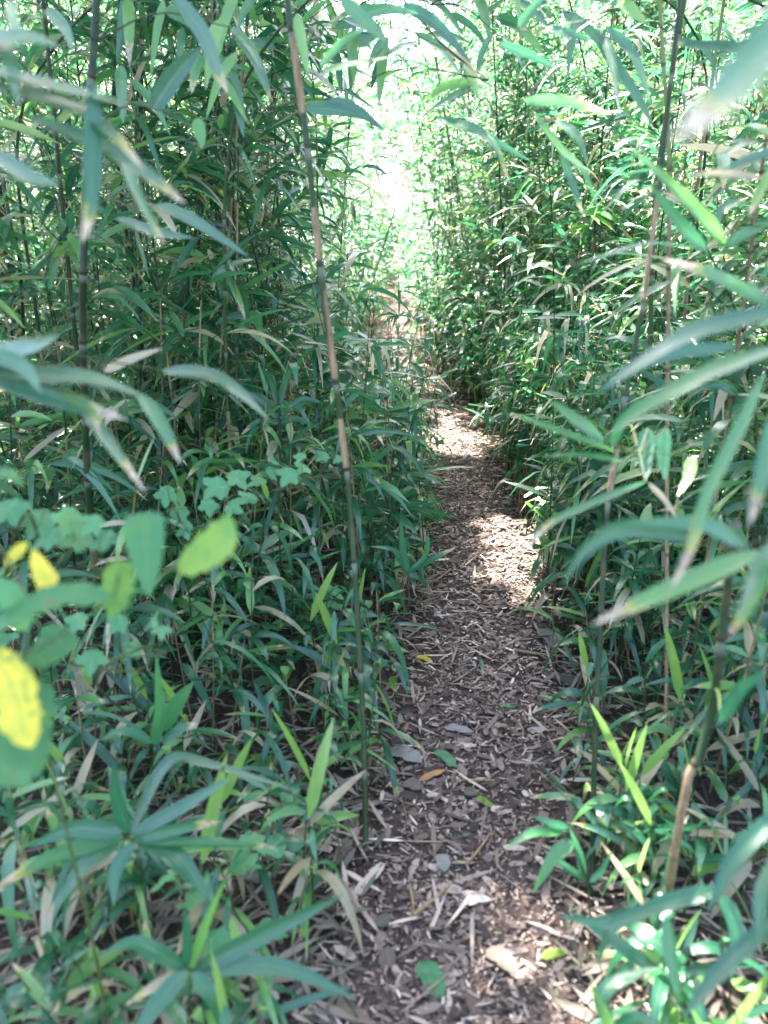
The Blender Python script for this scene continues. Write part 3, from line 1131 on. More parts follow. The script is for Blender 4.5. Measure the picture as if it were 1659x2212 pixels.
# the slender cane crossing the whole frame on the left of the path
hero_cane('slender cane with tan papery sheaths leaning up beside the left edge of the path',
          from_ground(790, 1830, (786, 1600, 2.0), (776, 1400, 1.98), (757, 1100, 1.93), (735, 900, 1.88), (700, 650, 1.8), (660, 280, 1.7), (620, 0, 1.62), (585, -260, 1.56)),
          .0072, .0070, .35, [], [
              ((( 640, 30), (655, 100), (668, 172)), 1.6, 1.58, 27, .86, .5),
              (((690, 147), (740, 92), (792, 60)), 1.7, 1.6, 26, .7, .2), (((690, 156), (760, 140), (838, 124)), 1.7, 1.6, 30, .62, .3),
              (((735, -5), (790, 48), (842, 96)), 1.55, 1.5, 34, .66, .3)],
          inter=.225, seed=3, sheaths=[(4, .02, .6), (5, .02, .8), (6, .05, .5), (7, .3, .95)])
# dark and tan jointed cane on the right edge
hero_cane('dark jointed cane with tan bands standing at the right edge of the path',
          from_ground(1280, 1935, (1285, 1600, 1.82), (1300, 1300, 1.8), (1312, 1100, 1.78), (1334, 950, 1.76), (1362, 800, 1.74), (1384, 690, 1.72), (1402, 560, 1.70), (1420, 440, 1.68), (1441, 250, 1.64), (1462, 60, 1.6), (1480, -120, 1.58)),
          .0068, .0046, .06, [6], [
              (((1330, 975), (1255, 950), (1130, 905), (1095, 896)), 1.35, 1.2, 38, .72, .93), (((1305, 952), (1240, 905), (1188, 866)), 1.36, 1.25, 36, .68, .3),
              (((1340, 995), (1255, 984), (1168, 986)), 1.34, 1.25, 26, .7, .3), (((1400, 925), (1392, 985), (1394, 1038)), 1.4, 1.35, 44, .40, .2), (((1436, 925), (1434, 985), (1437, 1038)), 1.42, 1.38, 36, .3, .3),
              (((1495, 985), (1488, 1030), (1464, 1072)), 1.4, 1.36, 30, .86, .7), (((1395, 1040), (1280, 1086), (1190, 1130), (1136, 1186)), 1.3, 1.1, 24, .6, 1.0),
              (((1320, 962), (1360, 900), (1440, 850), (1530, 790)), 1.3, 1.1, 50, .66, .5),
              (((1400, 1042), (1440, 1085), (1466, 1128)), 1.4, 1.38, 13, .97, .5)],
          inter=.21, seed=8, sheaths=[(4, .02, .5)])
hero_cane('thin straight cane with pale tan lower stem running up the right side of the picture',
          from_ground(1438, 1800, (1440, 1400, 2.2), (1441, 1000, 2.15), (1443, 700, 2.1), (1446, 350, 2.02), (1432, 120, 1.98), (1422, -60, 1.95)),
          .0058, .0052, .95, [0, 1, 2, 3, 4, 5, 6], [], inter=.24, seed=9)
hero_cane('grey green cane with pale mauve bands near the right edge of the picture',
          [G(1395, 1330)] + up_path((1402, 900, 3.0), (1412, 480, 2.85), (1440, 240, 2.8), (1478, 0, 2.7), (1490, -90, 2.68)), .0085, .0075, .6, [7, 10, 12], [], inter=.26, seed=10)
hero_cane('light green cane leaning outward at the upper right of the picture',
          [G(1440, 1200)] + up_path((1470, 800, 3.2), (1503, 430, 3.05), (1535, 200, 3.0), (1564, 0, 2.95), (1578, -90, 2.9)), .0075, .0065, .95, [4, 6], [], inter=.26, seed=12)
hero_cane('thick leaning cane with a broad tan sheath low on the right',
          from_ground(1432, 1990, (1465, 1800, 1.38), (1486, 1680, 1.36), (1530, 1590, 1.34), (1562, 1350, 1.28), (1590, 1120, 1.22)), .0078, .0066, .12, [2], [
              (((1555, 1560), (1600, 1490), (1659, 1450)), 1.2, 1.1, 34, .4, .3)], inter=.2, seed=14, sheaths=[(1, .1, .98)])

# big leaves leaning in from the right edge of the picture
rb = np.array([1.02, .98, 0.0])
hero_cane('near cane just right of the picture spreading long drooping leaves over the path edge',
          [rb, rb + [.0, .02, .6], rb + [-.03, .04, 1.2], rb + [-.1, .06, 1.9]], .009, .006, .3, [1, 3], [
              (((1730, 660), (1530, 708), (1430, 755), (1315, 832)), .95, .85, 54, .22, .2), (((1690, 748), (1530, 806), (1420, 866), (1312, 942)), .95, .9, 56, .68, .4),
              (((1590, 748), (1445, 764), (1355, 800), (1292, 852)), 1.05, .95, 36, .35, .2),
              (((1650, 808), (1590, 940), (1530, 1060), (1490, 1190), (1445, 1282)), .92, .82, 34, .72, 1.0),
              (((1690, 870), (1665, 955), (1640, 1050), (1618, 1138)), .85, .8, 46, .6, .98),
              (((1612, 1186), (1540, 1140), (1455, 1130), (1345, 1130)), .95, .9, 42, .58, .3), (((1500, 1165), (1400, 1142), (1330, 1145), (1260, 1190), (1212, 1268)), .95, .85, 48, .30, .3),
              (((1640, 1190), (1530, 1240), (1405, 1292), (1278, 1350)), .92, .82, 56, .76, .86), (((1645, 1200), (1630, 1285), (1574, 1378)), .92, .85, 46, .72, .82),
              (((1690, 1160), (1640, 1230), (1600, 1330)), .85, .8, 44, .45, .3)], inter=.19, seed=20)
rb = np.array([1.15, 1.45, 0.0])
hero_cane('leafy cane at the right edge with stiff bright green upper leaves',
          [rb, rb + [.0, .0, .7], rb + [-.05, -.05, 1.35], rb + [-.15, -.1, 1.9]], .009, .005, .5, [2], [
              (((1566, 528), (1480, 436), (1360, 318)), 1.35, 1.2, 44, .78, .3, dict(fold=.5)), (((1526, 542), (1475, 490), (1398, 390)), 1.35, 1.25, 36, .15, .2),
              (((1530, 540), (1405, 528), (1305, 555), (1222, 579)), 1.35, 1.15, 33, .12, .2, dict(face=.35)), (((1565, 530), (1620, 500), (1690, 470)), 1.35, 1.3, 30, .66, .3),
              (((1690, 668), (1600, 625), (1530, 590), (1428, 560)), 1.25, 1.15, 42, .74, .92), (((1660, 560), (1690, 600), (1720, 700)), 1.2, 1.15, 40, .6, .3),
              (((1680, 345), (1640, 420), (1618, 470)), 1.3, 1.25, 30, .8, .95), (((1650, 385), (1560, 374), (1480, 380)), 1.3, 1.2, 17, .93, .9),
              (((1600, 430), (1560, 455), (1545, 500)), 1.5, 1.48, 24, .4, .2), (((1700, 320), (1620, 340), (1555, 372)), 1.3, 1.2, 20, .2, .2),
              (((1700, 500), (1690, 560), (1640, 600)), 1.3, 1.2, 34, .5, .5), (((1640, 700), (1680, 690), (1740, 640)), 1.2, 1.1, 34, .5, .5)], inter=.19, seed=21)
rb = np.array([.58, .42, 0.0])
hero_cane('closest cane beyond the right edge holding one broad blue green leaf with tan tip',
          [rb, rb + [0, 0, .8], rb + [-.03, .0, 1.5], rb + [-.1, .02, 2.1]], .008, .005, .3, [2], [
              (((1780, -20), (1680, 80), (1590, 180), (1520, 250), (1452, 308)), .5, .44, 112, .62, .98, dict(face=.95))], inter=.2, seed=22)

# the spray arching across the top of the path
rb = np.array([1.45, 2.35, 0.0])
top = [rb, rb + [0, 0, .9], rb + [-.08, -.05, 1.7], P(1500, -60, 1.9), P(1400, -40, 1.75), P(1330, 20, 1.7)]
hero_cane('arching cane at upper right hanging a fan of drooping bright leaves over the path', top, .0085, .003, .55, [2, 5], [
    (((1295, 62), (1322, 130), (1340, 252)), 1.7, 1.62, 22, .20, .5), (((1260, 40), (1330, 140), (1380, 215), (1411, 272)), 1.7, 1.62, 28, .50, .4),
    (((1310, 58), (1370, 120), (1406, 228)), 1.7, 1.62, 23, .35, .3), (((1336, -10), (1362, 20), (1402, 52)), 1.7, 1.65, 30, .86, .4),
    (((1455, 84), (1520, 104), (1546, 152)), 1.75, 1.7, 20, .5, .4), (((1180, 60), (1230, 72), (1282, 92)), 1.7, 1.66, 24, .45, .5),
    (((1130, 218), (1220, 218), (1322, 247)), 1.7, 1.62, 26, .72, .95), (((1150, 238), (1210, 320), (1260, 370), (1291, 448)), 1.7, 1.62, 22, .76, .4),
    (((1200, 258), (1245, 295), (1271, 362)), 1.7, 1.65, 25, .12, .3), (((1210, 322), (1236, 395), (1260, 468)), 1.7, 1.64, 20, .4, .86),
    (((1080, 94), (1150, 120), (1202, 147)), 1.7, 1.65, 22, .3, .3), (((1120, 60), (1150, 20), (1200, -30)), 1.7, 1.7, 24, .6, .3)], inter=.2, seed=23)
rb = np.array([-.55, 2.75, 0.0])
top = [rb, rb + [0, 0, 1.0], rb + [.1, -.05, 1.8], P(760, -70, 2.1), P(860, -10, 2.05), P(960, 100, 2.0), P(1055, 172, 1.95)]
hero_cane('cane bending from the left over the path with bright drooping leaves at its tip', top, .0085, .0025, .5, [3], [
    (((872, 8), (945, 55), (1022, 142)), 2.0, 1.92, 30, .18, .3), (((1030, 178), (965, 185), (912, 222)), 2.0, 1.92, 22, .82, .3), (((1030, 182), (980, 210), (918, 244)), 2.0, 1.93, 24, .6, .3),
    (((938, 254), (1005, 275), (1065, 310), (1102, 398)), 2.0, 1.9, 26, .60, .82), (((1000, 262), (1060, 300), (1150, 350)), 2.0, 1.95, 20, .35, .3),
    (((964, 108), (1005, 132), (1040, 175)), 2.0, 1.95, 14, .93, .9), (((1005, 130), (1020, 170), (1036, 222)), 2.0, 1.95, 22, .8, .3),
    (((900, 90), (850, 110), (800, 150)), 2.0, 1.9, 26, .4, .3), (((760, 40), (830, 20), (905, 30)), 2.0, 1.9, 28, .62, .3),
    (((700, 220), (760, 232), (830, 282)), 1.95, 1.9, 30, .2, .4), (((660, 232), (740, 240), (800, 262)), 1.95, 1.9, 34, .45, .4)], inter=.2, seed=24)

def fan(seed, n, x0, x1, y0, y1, d, wpx, ln, ang, spread):
    # loose spray of drooping blades, each with its own length, bend and tint
    q = np.random.default_rng(seed)
    out = []
    for _ in range(n):
        x, y = q.uniform(x0, x1), q.uniform(y0, y1)
        a = R(ang + q.normal(0, spread))
        l = ln * q.uniform(.6, 1.25)
        dx, dy = math.cos(a) * l, math.sin(a) * l
        dd = d + q.normal(0, .12)
        out.append((((x, y), (x + dx * .5, y + dy * .42), (x + dx * .92, y + dy + .07 * l)), dd, dd - .06, wpx * q.uniform(.7, 1.2), q.uniform(.3, .88), q.random()))
    return out


rb = np.array([1.35, 3.6, 0.0])
hero_cane('tall right hand cane bowing over the path, pale backlit leaves at top centre',
          [rb, rb + [0, 0, 1.2], rb + [-.15, -.15, 2.1], P(1180, -90, 2.75), P(1060, -50, 2.65), P(930, 10, 2.6)], .0085, .0025, .5, [4],
          fan(71, 22, 880, 1260, -40, 90, 2.6, 23, 118, 45, 45), inter=.2, seed=72)
rb = np.array([-.75, 3.7, 0.0])
hero_cane('tall left hand cane bowing towards the bright gap with pale leafy tip',
          [rb, rb + [0, 0, 1.2], rb + [.1, -.1, 2.0], P(620, -110, 2.8), P(740, -70, 2.7), P(860, -10, 2.65)], .0085, .0025, .45, [4],
          fan(73, 20, 560, 860, -50, 110, 2.65, 24, 125, 150, 45), inter=.2, seed=74)
rb = np.array([-1.25, 2.9, 0.0])
hero_cane('tall cane at upper left drooping long overlapping blades before the darker thicket',
          [rb, rb + [0, 0, 1.1], rb + [.1, -.1, 1.8], P(330, -90, 2.2), P(450, -30, 2.15)], .0085, .003, .3, [4],
          fan(75, 20, 200, 560, -40, 190, 2.15, 27, 135, 65, 58), inter=.2, seed=76)

# near leaves entering from the left edge
lb = np.array([-.72, .85, 0.0])
hero_cane('near cane left of the picture with broad blue green leaves crossing the upper left corner',
          [lb, lb + [0, 0, .8], lb + [.03, .02, 1.5], lb + [.06, .05, 2.2]], .008, .005, .3, [1, 4], [
              (((-60, 175), (150, 232), (240, 290), (312, 367)), 1.05, .95, 52, .28, .93), (((-50, 145), (120, 188), (262, 222)), 1.05, .98, 40, .20, .3),
              (((60, 250), (240, 325), (330, 385), (402, 442)), 1.05, .98, 42, .25, .93), (((205, 180), (200, 330), (194, 450), (176, 528)), 1.0, .95, 44, .30, 1.0),
              (((250, 300), (300, 425), (356, 528)), 1.05, 1.0, 30, .62, .86), (((-20, 60), (20, 120), (40, 230)), 1.0, .95, 42, .5, .3), (((-10, 330), (60, 380), (130, 400)), 1.0, .95, 40, .3, .3),
              (((20, 0), (35, 60), (60, 130)), 1.0, .95, 30, .66, .4), (((-60, 90), (40, 80), (130, 100)), 1.0, .9, 46, .2, .3)], inter=.19, seed=25)
lb = np.array([-.62, 1.75, 0.0])
hero_cane('dark stemmed cane at upper left with a hanging leaf browned along its edge',
          [G(208, 1360), P(205, 1200, 2.35), P(190, 1050, 2.2), P(180, 780, 2.0), P(180, 560, 1.85), P(192, 250, 1.75), P(206, 60, 1.7), P(212, -80, 1.68)], .010, .0085, .05, [3], [
              (((372, -20), (440, 75), (470, 150), (493, 203)), 1.45, 1.38, 38, .3, .95), (((330, 236), (380, 160), (438, 98)), 1.6, 1.55, 50, .05, .3),
              (((500, 60), (540, 100), (566, 152)), 1.6, 1.55, 27, .5, .4), (((425, 255), (432, 290), (436, 322)), 1.6, 1.6, 30, .78, .3), (((340, 440), (425, 480), (540, 556)), 1.6, 1.5, 30, .2, .4),
              (((250, 470), (330, 500), (420, 515)), 1.6, 1.55, 30, .15, .4), (((100, 20), (140, 60), (160, 110)), 1.5, 1.45, 30, .4, .3)], inter=.2, seed=26)
lb = np.array([-.80, 1.0, 0.0])
hero_cane('cane left of the picture with a cluster of tan tipped leaves at mid height',
          [lb, lb + [0, 0, .5], lb + [.04, .02, 1.0], lb + [.05, .04, 1.5]], .008, .005, .3, [1], [
              (((-40, 790), (100, 812), (200, 820), (322, 862)), 1.15, 1.05, 56, .25, .4), (((300, 848), (350, 920), (391, 1003)), 1.12, 1.08, 36, .62, .93),
              (((-30, 815), (140, 868), (276, 907)), 1.15, 1.08, 46, .35, .98), (((185, 885), (240, 965), (317, 1067)), 1.12, 1.05, 40, .35, .98),
              (((350, 800), (450, 810), (520, 850), (582, 908)), 1.3, 1.25, 42, .15, .3), (((-30, 760), (60, 750), (130, 722)), 1.15, 1.05, 44, .3, .3), (((130, 842), (200, 885), (214, 935)), 1.12, 1.08, 30, .9, 1.0),
              (((225, 802), (285, 775), (352, 752)), 1.4, 1.4, 22, .96, .6), (((-30, 760), (50, 790), (90, 850)), 1.1, 1.05, 40, .5, .3)], inter=.19, seed=27)
hero_cane('thin twin cane left of centre with tan middle and dark leafy top',
          from_ground(626, 1245, (612, 1180, 2.85), (606, 1040, 2.8), (604, 930, 2.78), (600, 840, 2.75)), .006, .004, .2, [1, 2], [
              (((600, 905), (560, 860), (500, 845)), 2.78, 2.7, 18, .2, .3), (((602, 900), (650, 865), (700, 870)), 2.78, 2.7, 18, .15, .3), (((602, 880), (585, 820), (560, 790)), 2.76, 2.7, 17, .1, .3),
              (((602, 880), (620, 810), (655, 775)), 2.76, 2.7, 17, .3, .3), (((603, 915), (560, 910), (520, 940)), 2.78, 2.7, 17, .4, .9), (((603, 915), (640, 905), (690, 925)), 2.78, 2.7, 17, .25, .3)], inter=.17, seed=28)
hero_cane('pale dead cane standing at the far left edge', [G(60, 1000)] + up_path((46, 620, 2.6), (25, 500, 2.5), (5, 380, 2.45)), .007, .006, .4, [0, 1, 2, 3, 4, 5, 6, 7, 8], [], seed=29)
hero_cane('bare dark cane stem behind the upper left leaves', [G(330, 980)] + up_path((300, 700, 3.4), (262, 420, 3.1), (246, 200, 2.9), (258, 20, 2.8), (262, -60, 2.8)), .008, .007, .1, [4], [], seed=30)
hero_cane('dark cane with brown joints left of the slender leaning cane', [G(395, 1020)] + up_path((385, 800, 3.3), (425, 480, 3.0), (445, 330, 2.95), (455, 150, 2.9), (470, -60, 2.9)), .008, .007, .15, [5, 8], [], seed=31)

# rosettes of wide blades close to the ground, lower left and lower right
hero_cane('cane shoot at lower left with fan of long teal leaves on thin dark stem',
          from_ground(232, 2085, (240, 1904, 1.45), (272, 1806, 1.42)), .0026, .0018, .1, [], [
              (((276, 1800), (255, 1729), (244, 1648)), 1.42, 1.36, 36, .30, .2), (((280, 1804), (410, 1734), (502, 1678)), 1.42, 1.4, 34, .22, .4), (((282, 1800), (360, 1650), (450, 1650), (652, 1712)), 1.5, 1.5, 32, .12, .4),
              (((282, 1814), (400, 1786), (482, 1774)), 1.42, 1.4, 30, .48, 1.0), (((300, 1818), (480, 1822), (602, 1832)), 1.42, 1.38, 32, .48, .86), (((300, 1826), (380, 1846), (425, 1904), (446, 1952)), 1.42, 1.36, 38, .35, .3),
              (((262, 1808), (150, 1838), (60, 1880), (-20, 1925)), 1.4, 1.25, 44, .60, 1.0), (((262, 1800), (160, 1790), (60, 1830)), 1.4, 1.3, 44, .18, .3), (((262, 1814), (180, 1870), (130, 1950)), 1.4, 1.3, 40, .3, .3),
              (((290, 1820), (250, 1880), (245, 1960)), 1.4, 1.36, 34, .4, .4)], name='cane_shoot', cat='cane shoot', stemname='stem', seed=32, inter=.1)
hero_cane('cane shoot at the bottom left whose upright blade catches a streak of sun',
          from_ground(398, 2270, (408, 2170, 1.32), (415, 2096, 1.30)), .0026, .0018, .3, [], [
              (((412, 2092), (450, 1990), (491, 1893)), 1.3, 1.24, 32, .84, .3), (((418, 2098), (580, 2012), (742, 1932)), 1.3, 1.28, 46, .30, .3), (((420, 2096), (600, 2088), (768, 2156)), 1.3, 1.26, 42, .25, .3),
              (((402, 2090), (405, 2020), (397, 1952)), 1.3, 1.26, 26, .35, .3), (((410, 2092), (340, 2128), (270, 2172)), 1.3, 1.25, 30, .95, .9), (((405, 2094), (300, 2040), (220, 2060)), 1.3, 1.2, 40, .3, .4),
              (((402, 2096), (330, 2180), (280, 2260)), 1.28, 1.2, 44, .42, .4), (((415, 2100), (470, 2170), (500, 2250)), 1.28, 1.24, 40, .5, .3)], name='cane_shoot', cat='cane shoot', stemname='stem', seed=33, inter=.1)
hero_cane('cane shoot at left with two upright bright green blades',
          from_ground(322, 1690, (330, 1650, 1.72), (335, 1612, 1.70)), .0024, .0018, .3, [], [
              (((333, 1609), (346, 1540), (337, 1410)), 1.7, 1.62, 29, .66, .2), (((345, 1580), (382, 1520), (418, 1472)), 1.7, 1.66, 40, .6, .2), (((350, 1604), (390, 1575), (428, 1562)), 1.7, 1.68, 26, .3, .9), (((330, 1606), (270, 1580), (215, 1600)), 1.7, 1.62, 26, .3, .4)],
          name='cane_shoot', cat='cane shoot', stemname='stem', seed=34, inter=.1)
hero_cane('cane shoot with pale green blades reaching onto the path at lower right',
          from_ground(1276, 1975, (1272, 1930, 1.62), (1266, 1886, 1.60), (1240, 1815, 1.58)), .0026, .0018, .05, [], [
              (((1262, 1895), (1250, 1840), (1230, 1787)), 1.6, 1.56, 19, .35, .2), (((1236, 1818), (1195, 1850), (1150, 1932)), 1.58, 1.52, 36, .74, .3), (((1215, 1798), (1150, 1800), (1088, 1836)), 1.57, 1.5, 25, .7, .3),
              (((1228, 1786), (1190, 1780), (1150, 1762)), 1.58, 1.55, 24, .35, .3), (((1268, 1902), (1220, 1870), (1180, 1842)), 1.6, 1.55, 16, .3, .3), (((1274, 1906), (1300, 1880), (1322, 1838)), 1.6, 1.58, 16, .45, .3)],
          name='cane_shoot', cat='cane shoot', stemname='stem', seed=35, inter=.1)
rb = G(1560, 2130)
hero_cane('dark green cane shoot at the bottom right with one sunlit hanging blade',
          [rb, P(1560, 2020, 1.25), P(1556, 1915, 1.22)], .003, .002, .1, [], [
              (((1552, 1920), (1430, 1954), (1290, 2010)), 1.22, 1.2, 40, .30, .2), (((1400, 1960), (1290, 1990), (1204, 1974)), 1.24, 1.3, 26, .25, .3), (((1420, 1962), (1330, 1998), (1288, 2082)), 1.24, 1.26, 30, .2, .3),
              (((1440, 1982), (1452, 2080), (1468, 2172)), 1.24, 1.2, 36, .70, .3), (((1690, 1970), (1555, 2098), (1475, 2200)), 1.0, .95, 42, .15, .3), (((1700, 1740), (1590, 1852), (1528, 1968)), 1.05, 1.0, 44, .28, .3),
              (((1560, 1910), (1600, 1840), (1659, 1800)), 1.2, 1.15, 34, .35, .3), (((1700, 1840), (1650, 1930), (1640, 2040)), 1.0, .95, 50, .3, .4), (((1560, 1930), (1590, 2010), (1580, 2120)), 1.2, 1.15, 36, .5, .3)],
          name='cane_shoot', cat='cane shoot', stemname='stem', seed=36, inter=.1)
hero_cane('stubby cane shoot at the bottom edge right of the path with a bright upright blade',
          [G(1325, 2330), P(1322, 2260, 1.26), P(1320, 2225, 1.26)], .0026, .0018, .3, [], [
              (((1322, 2230), (1300, 2180), (1276, 2125)), 1.26, 1.2, 32, .78, .3), (((1320, 2224), (1300, 2150), (1360, 2110), (1432, 2088)), 1.26, 1.3, 38, .2, .3), (((1326, 2226), (1380, 2200), (1440, 2230)), 1.26, 1.2, 36, .4, .3)],
          name='cane_shoot', cat='cane shoot', stemname='stem', seed=37, inter=.1)
hero_cane('small cane shoot leaning over the left edge of the path with yellow tipped blade',
          from_ground(872, 1300, (880, 1260, 2.7), (884, 1235, 2.68)), .0024, .0018, .3, [], [
              (((878, 1236), (930, 1210), (990, 1180)), 2.66, 2.6, 19, .40, .95), (((880, 1238), (850, 1190), (800, 1180)), 2.66, 2.6, 17, .3, .3), (((882, 1238), (870, 1180), (866, 1120)), 2.66, 2.6, 17, .4, .3), (((882, 1240), (920, 1200), (925, 1150)), 2.66, 2.6, 15, .5, .3)],
          name='cane_shoot', cat='cane shoot', stemname='stem', seed=38, inter=.1)
hero_cane('pale arching cane shoot beside the slender leaning cane',
          from_ground(845, 1150, (860, 1070, 3.2), (880, 1000, 3.15)), .003, .002, .6, [0], [
              (((878, 1002), (895, 960), (926, 945)), 3.15, 3.1, 18, .6, .3), (((870, 1030), (910, 1025), (958, 1048)), 3.15, 3.1, 14, .7, .3), (((858, 1075), (820, 1040), (790, 1000)), 3.15, 3.1, 16, .5, .9), (((862, 1090), (900, 1085), (935, 1090)), 3.15, 3.1, 16, .3, .3)],
          name='cane_shoot', cat='cane shoot', stemname='stem', seed=39, inter=.1)

# broad-leaved plant close on the left
HB = dict(prof=HEART_W, face=.85, fold=.12, across=3, rag=.03, segs=20)
OB = dict(prof=OVAL_W, face=.75, fold=.16, across=3, rag=.09, segs=20)
TB = dict(prof=np.array([.10, .25, .42, .66, .85, 1.0, 1.0, .85, .5]), face=.8, fold=.15, across=3, rag=.07, segs=20)
hero_cane('broad leaved plant close at the left edge with yellowing leaves',
          [np.array([-.52, 1.02, .0]), np.array([-.50, 1.0, .3]), P(60, 1380, .95), P(180, 1280, .93), P(300, 1240, .93), P(385, 1225, .93)], .003, .0015, .8, [], [
              (((308, 1108), (316, 1200), (322, 1288)), .92, .88, 98, .35, .3, HB), (((385, 1232), (450, 1190), (512, 1150)), .92, .88, 112, .62, .3, TB), (((262, 1210), (255, 1270), (240, 1335)), .92, .9, 74, .60, .3, OB),
              (((245, 1290), (130, 1290), (20, 1340), (-40, 1390)), .9, .85, 84, .28, .3, OB), (((110, 1272), (85, 1225), (70, 1185)), .95, .93, 56, .95, .3, HB), (((-40, 1400), (20, 1470), (45, 1560), (70, 1615)), .85, .82, 100, .97, .3, OB),
              (((90, 1470), (60, 1560), (80, 1680)), .92, .86, 110, .25, .3, OB), (((150, 1360), (90, 1420), (20, 1440)), .95, .9, 100, .3, .3, HB), (((10, 1220), (40, 1190), (60, 1172)), 1.0, .98, 28, .9, .3, OB),
              (((-50, 1100), (0, 1030), (50, 1050)), .95, .9, 60, .3, .3, OB), (((-60, 1560), (0, 1650), (60, 1700)), .85, .8, 110, .3, .3, OB), (((60, 1360), (20, 1290), (-30, 1260)), .92, .85, 70, .3, .3, OB)],
          name='broadleaf_plant', cat='plant', stemname='stem', seed=40, inter=.1, mat=M_BROAD, sides=6)


def vine(label, ground, pts, sizes, depth, seed):
    rs2 = np.random.default_rng(seed)
    base = G(*ground)
    t = thing('vine', label, 'vine', base)
    W = [P(x, y, depth + rs2.normal(0, .04)) for x, y in pts]
    g = Geo()
    C = spline([base] + [w - np.array([0, 0, .05]) for w in W], 50)
    tube(g, C, np.linspace(.003, .0012, 50), 5, np.tile([.6, .5, 0], (50, 1)))
    link('stem', g.mesh('stem', [M_CULM], base), t)
    for w, s in zip(W, sizes):
        gl = Geo()
        ax = nrm(np.array([rs2.normal(0, .9), -.6 + rs2.normal(0, .3), -.55 + rs2.normal(0, .3)]))
        nm = nrm(np.array([rs2.normal(0, .5), -.55 + rs2.normal(0, .4), .75]))
        sz = .5 * s / F * depth
        polar_leaf(gl, w, ax, nm, sz, 'lobed', rs2.uniform(0, .8), .5)
        b = w - ax * sz * .45
        q = C[int(np.argmin(np.linalg.norm(C - b, axis=1)))]
        tube(gl, np.array([q, (q + b) / 2, b]), .0008, 3, np.tile([.6, .5, 0], (3, 1)), 1)
        link('leaf', gl.mesh('leaf', [M_SEED, M_CULM], base), t)


vine('pale vine with star lobed leaves trailing at the left edge above the yellow leaf', (-40, 1560), [(20, 1100), (85, 1120), (150, 1120), (110, 1160), (175, 1165), (230, 1165), (205, 1130)], [100, 105, 90, 80, 95, 80, 70], 1.25, 1)
vine('pale vine with star lobed leaves climbing between the left shoots', (420, 1420), [(390, 1110), (360, 1065), (400, 1140), (470, 1050), (510, 1030), (540, 1075), (500, 1095), (560, 1040), (450, 1090)], [66, 60, 56, 70, 72, 64, 60, 56, 56], 1.9, 2)
vine('pale vine with star lobed leaves beside the slender leaning cane', (610, 1330), [(600, 1000), (625, 1025), (655, 1010), (585, 1020), (700, 985), (735, 992), (650, 985)], [66, 60, 50, 44, 40, 36, 38], 2.0, 3)
vine('low green vine creeping over dead leaves at the left', (300, 1560), [(200, 1420), (330, 1340), (290, 1400), (140, 1380), (350, 1360), (260, 1345), (170, 1340)], [80, 60, 60, 80, 52, 60, 66], 1.45, 4)


# ------------------------------------------------------------------ single fallen leaves and sticks
def fallen(name, label, cat, pts, wpx, r1, mat, prof=OVAL_W, lift=.012, fold=.18):
    W = []
    for i, (x, y) in enumerate(pts):
        w = G(x, y)
        w[2] = float(hgt(w[0], w[1])) + lift + (.004 if i % 2 else 0)
        W.append(w)
    C = spline(W, 13)
    T = nrm(np.gradient(C, axis=0))
    up = np.array([0, 0, 1.0]) + np.zeros_like(T)
    up = nrm(up - T * np.sum(up * T, axis=1, keepdims=True))
    sd = np.cross(T, up)
    dm = depth_of(C[6])
    us = np.linspace(0, 1, 13)
    ws = np.interp(us, PROF_U, prof) * .5 * wpx / F * dm
    g = Geo()
    V, A, Q = [], [], []
    for i in range(13):
        for j in range(5):
            t = (j - 2) / 2
            V.append(C[i] + sd[i] * ws[i] * t * (1 + .08 * math.sin(i * 2.3 + j)) + up[i] * ws[i] * (fold * abs(t) + .10 * math.sin(i * 1.1 + t * 2)))
            A.append((r1, us[i], .3, .5 + .5 * t))
    for i in range(12):
        for j in range(4):
            a = i * 5 + j
            Q.append((a, a + 1, a + 6, a + 5))
    g.add(V, Q, A)
    c = C[6]
    tag(link(name, g.mesh(name, [mat], c), loc=c), label, cat)


def stick(label, pts, rad, tanv=1.0):
    W = []
    for x, y in pts:
        w = G(x, y)
        w[2] = float(hgt(w[0], w[1])) + rad + .008
        W.append(w)
    C = spline(W, 12)
    g = Geo()
    tube(g, C, np.linspace(rad, rad * .8, 12) * (1 + .1 * np.sin(np.arange(12) * 2.1)), 7, np.tile([.4, .5, tanv], (12, 1)))
    c = C[5]
    tag(link('stick', g.mesh('stick', [M_CULM], c), loc=c), label, 'stick')


STRIP = np.array([.6, .8, .95, 1, 1, .95, .85, .7, .5])
FL = 'fallen_leaf'
fallen(FL, 'small bright yellow leaf lying on the path near its left edge', 'leaf', [(900, 1428), (918, 1436), (934, 1441)], 16, .97, M_BROAD)
fallen(FL, 'slim green blade lying lengthwise on the middle of the path', 'leaf', [(1038, 1428), (1041, 1448), (1043, 1472)], 9, .4, M_LEAF, PROF_W)
fallen(FL, 'grey lilac leaf curled on the path below the yellow leaf', 'leaf', [(960, 1580), (990, 1588), (1022, 1592)], 26, 1.0, M_DEAD)
fallen(FL, 'crumpled dark grey leaf at the left edge of the path', 'leaf', [(845, 1625), (880, 1640), (912, 1655)], 44, 1.0, M_DEAD)
fallen(FL, 'pale green oval leaf on the path beside the crumpled grey one', 'leaf', [(940, 1632), (965, 1650), (985, 1668)], 26, .3, M_SEED)
fallen(FL, 'orange brown leaf on the path beside a pale stick', 'leaf', [(905, 1690), (935, 1682), (962, 1672)], 18, .96, M_DEAD)
fallen(FL, 'round dull brown leaf left of the orange brown one', 'leaf', [(872, 1690), (892, 1700), (915, 1706)], 36, .22, M_DEAD)
fallen(FL, 'grey leaf standing out on dark soil in the lower path', 'leaf', [(945, 1850), (957, 1870), (960, 1890)], 32, 1.0, M_DEAD)
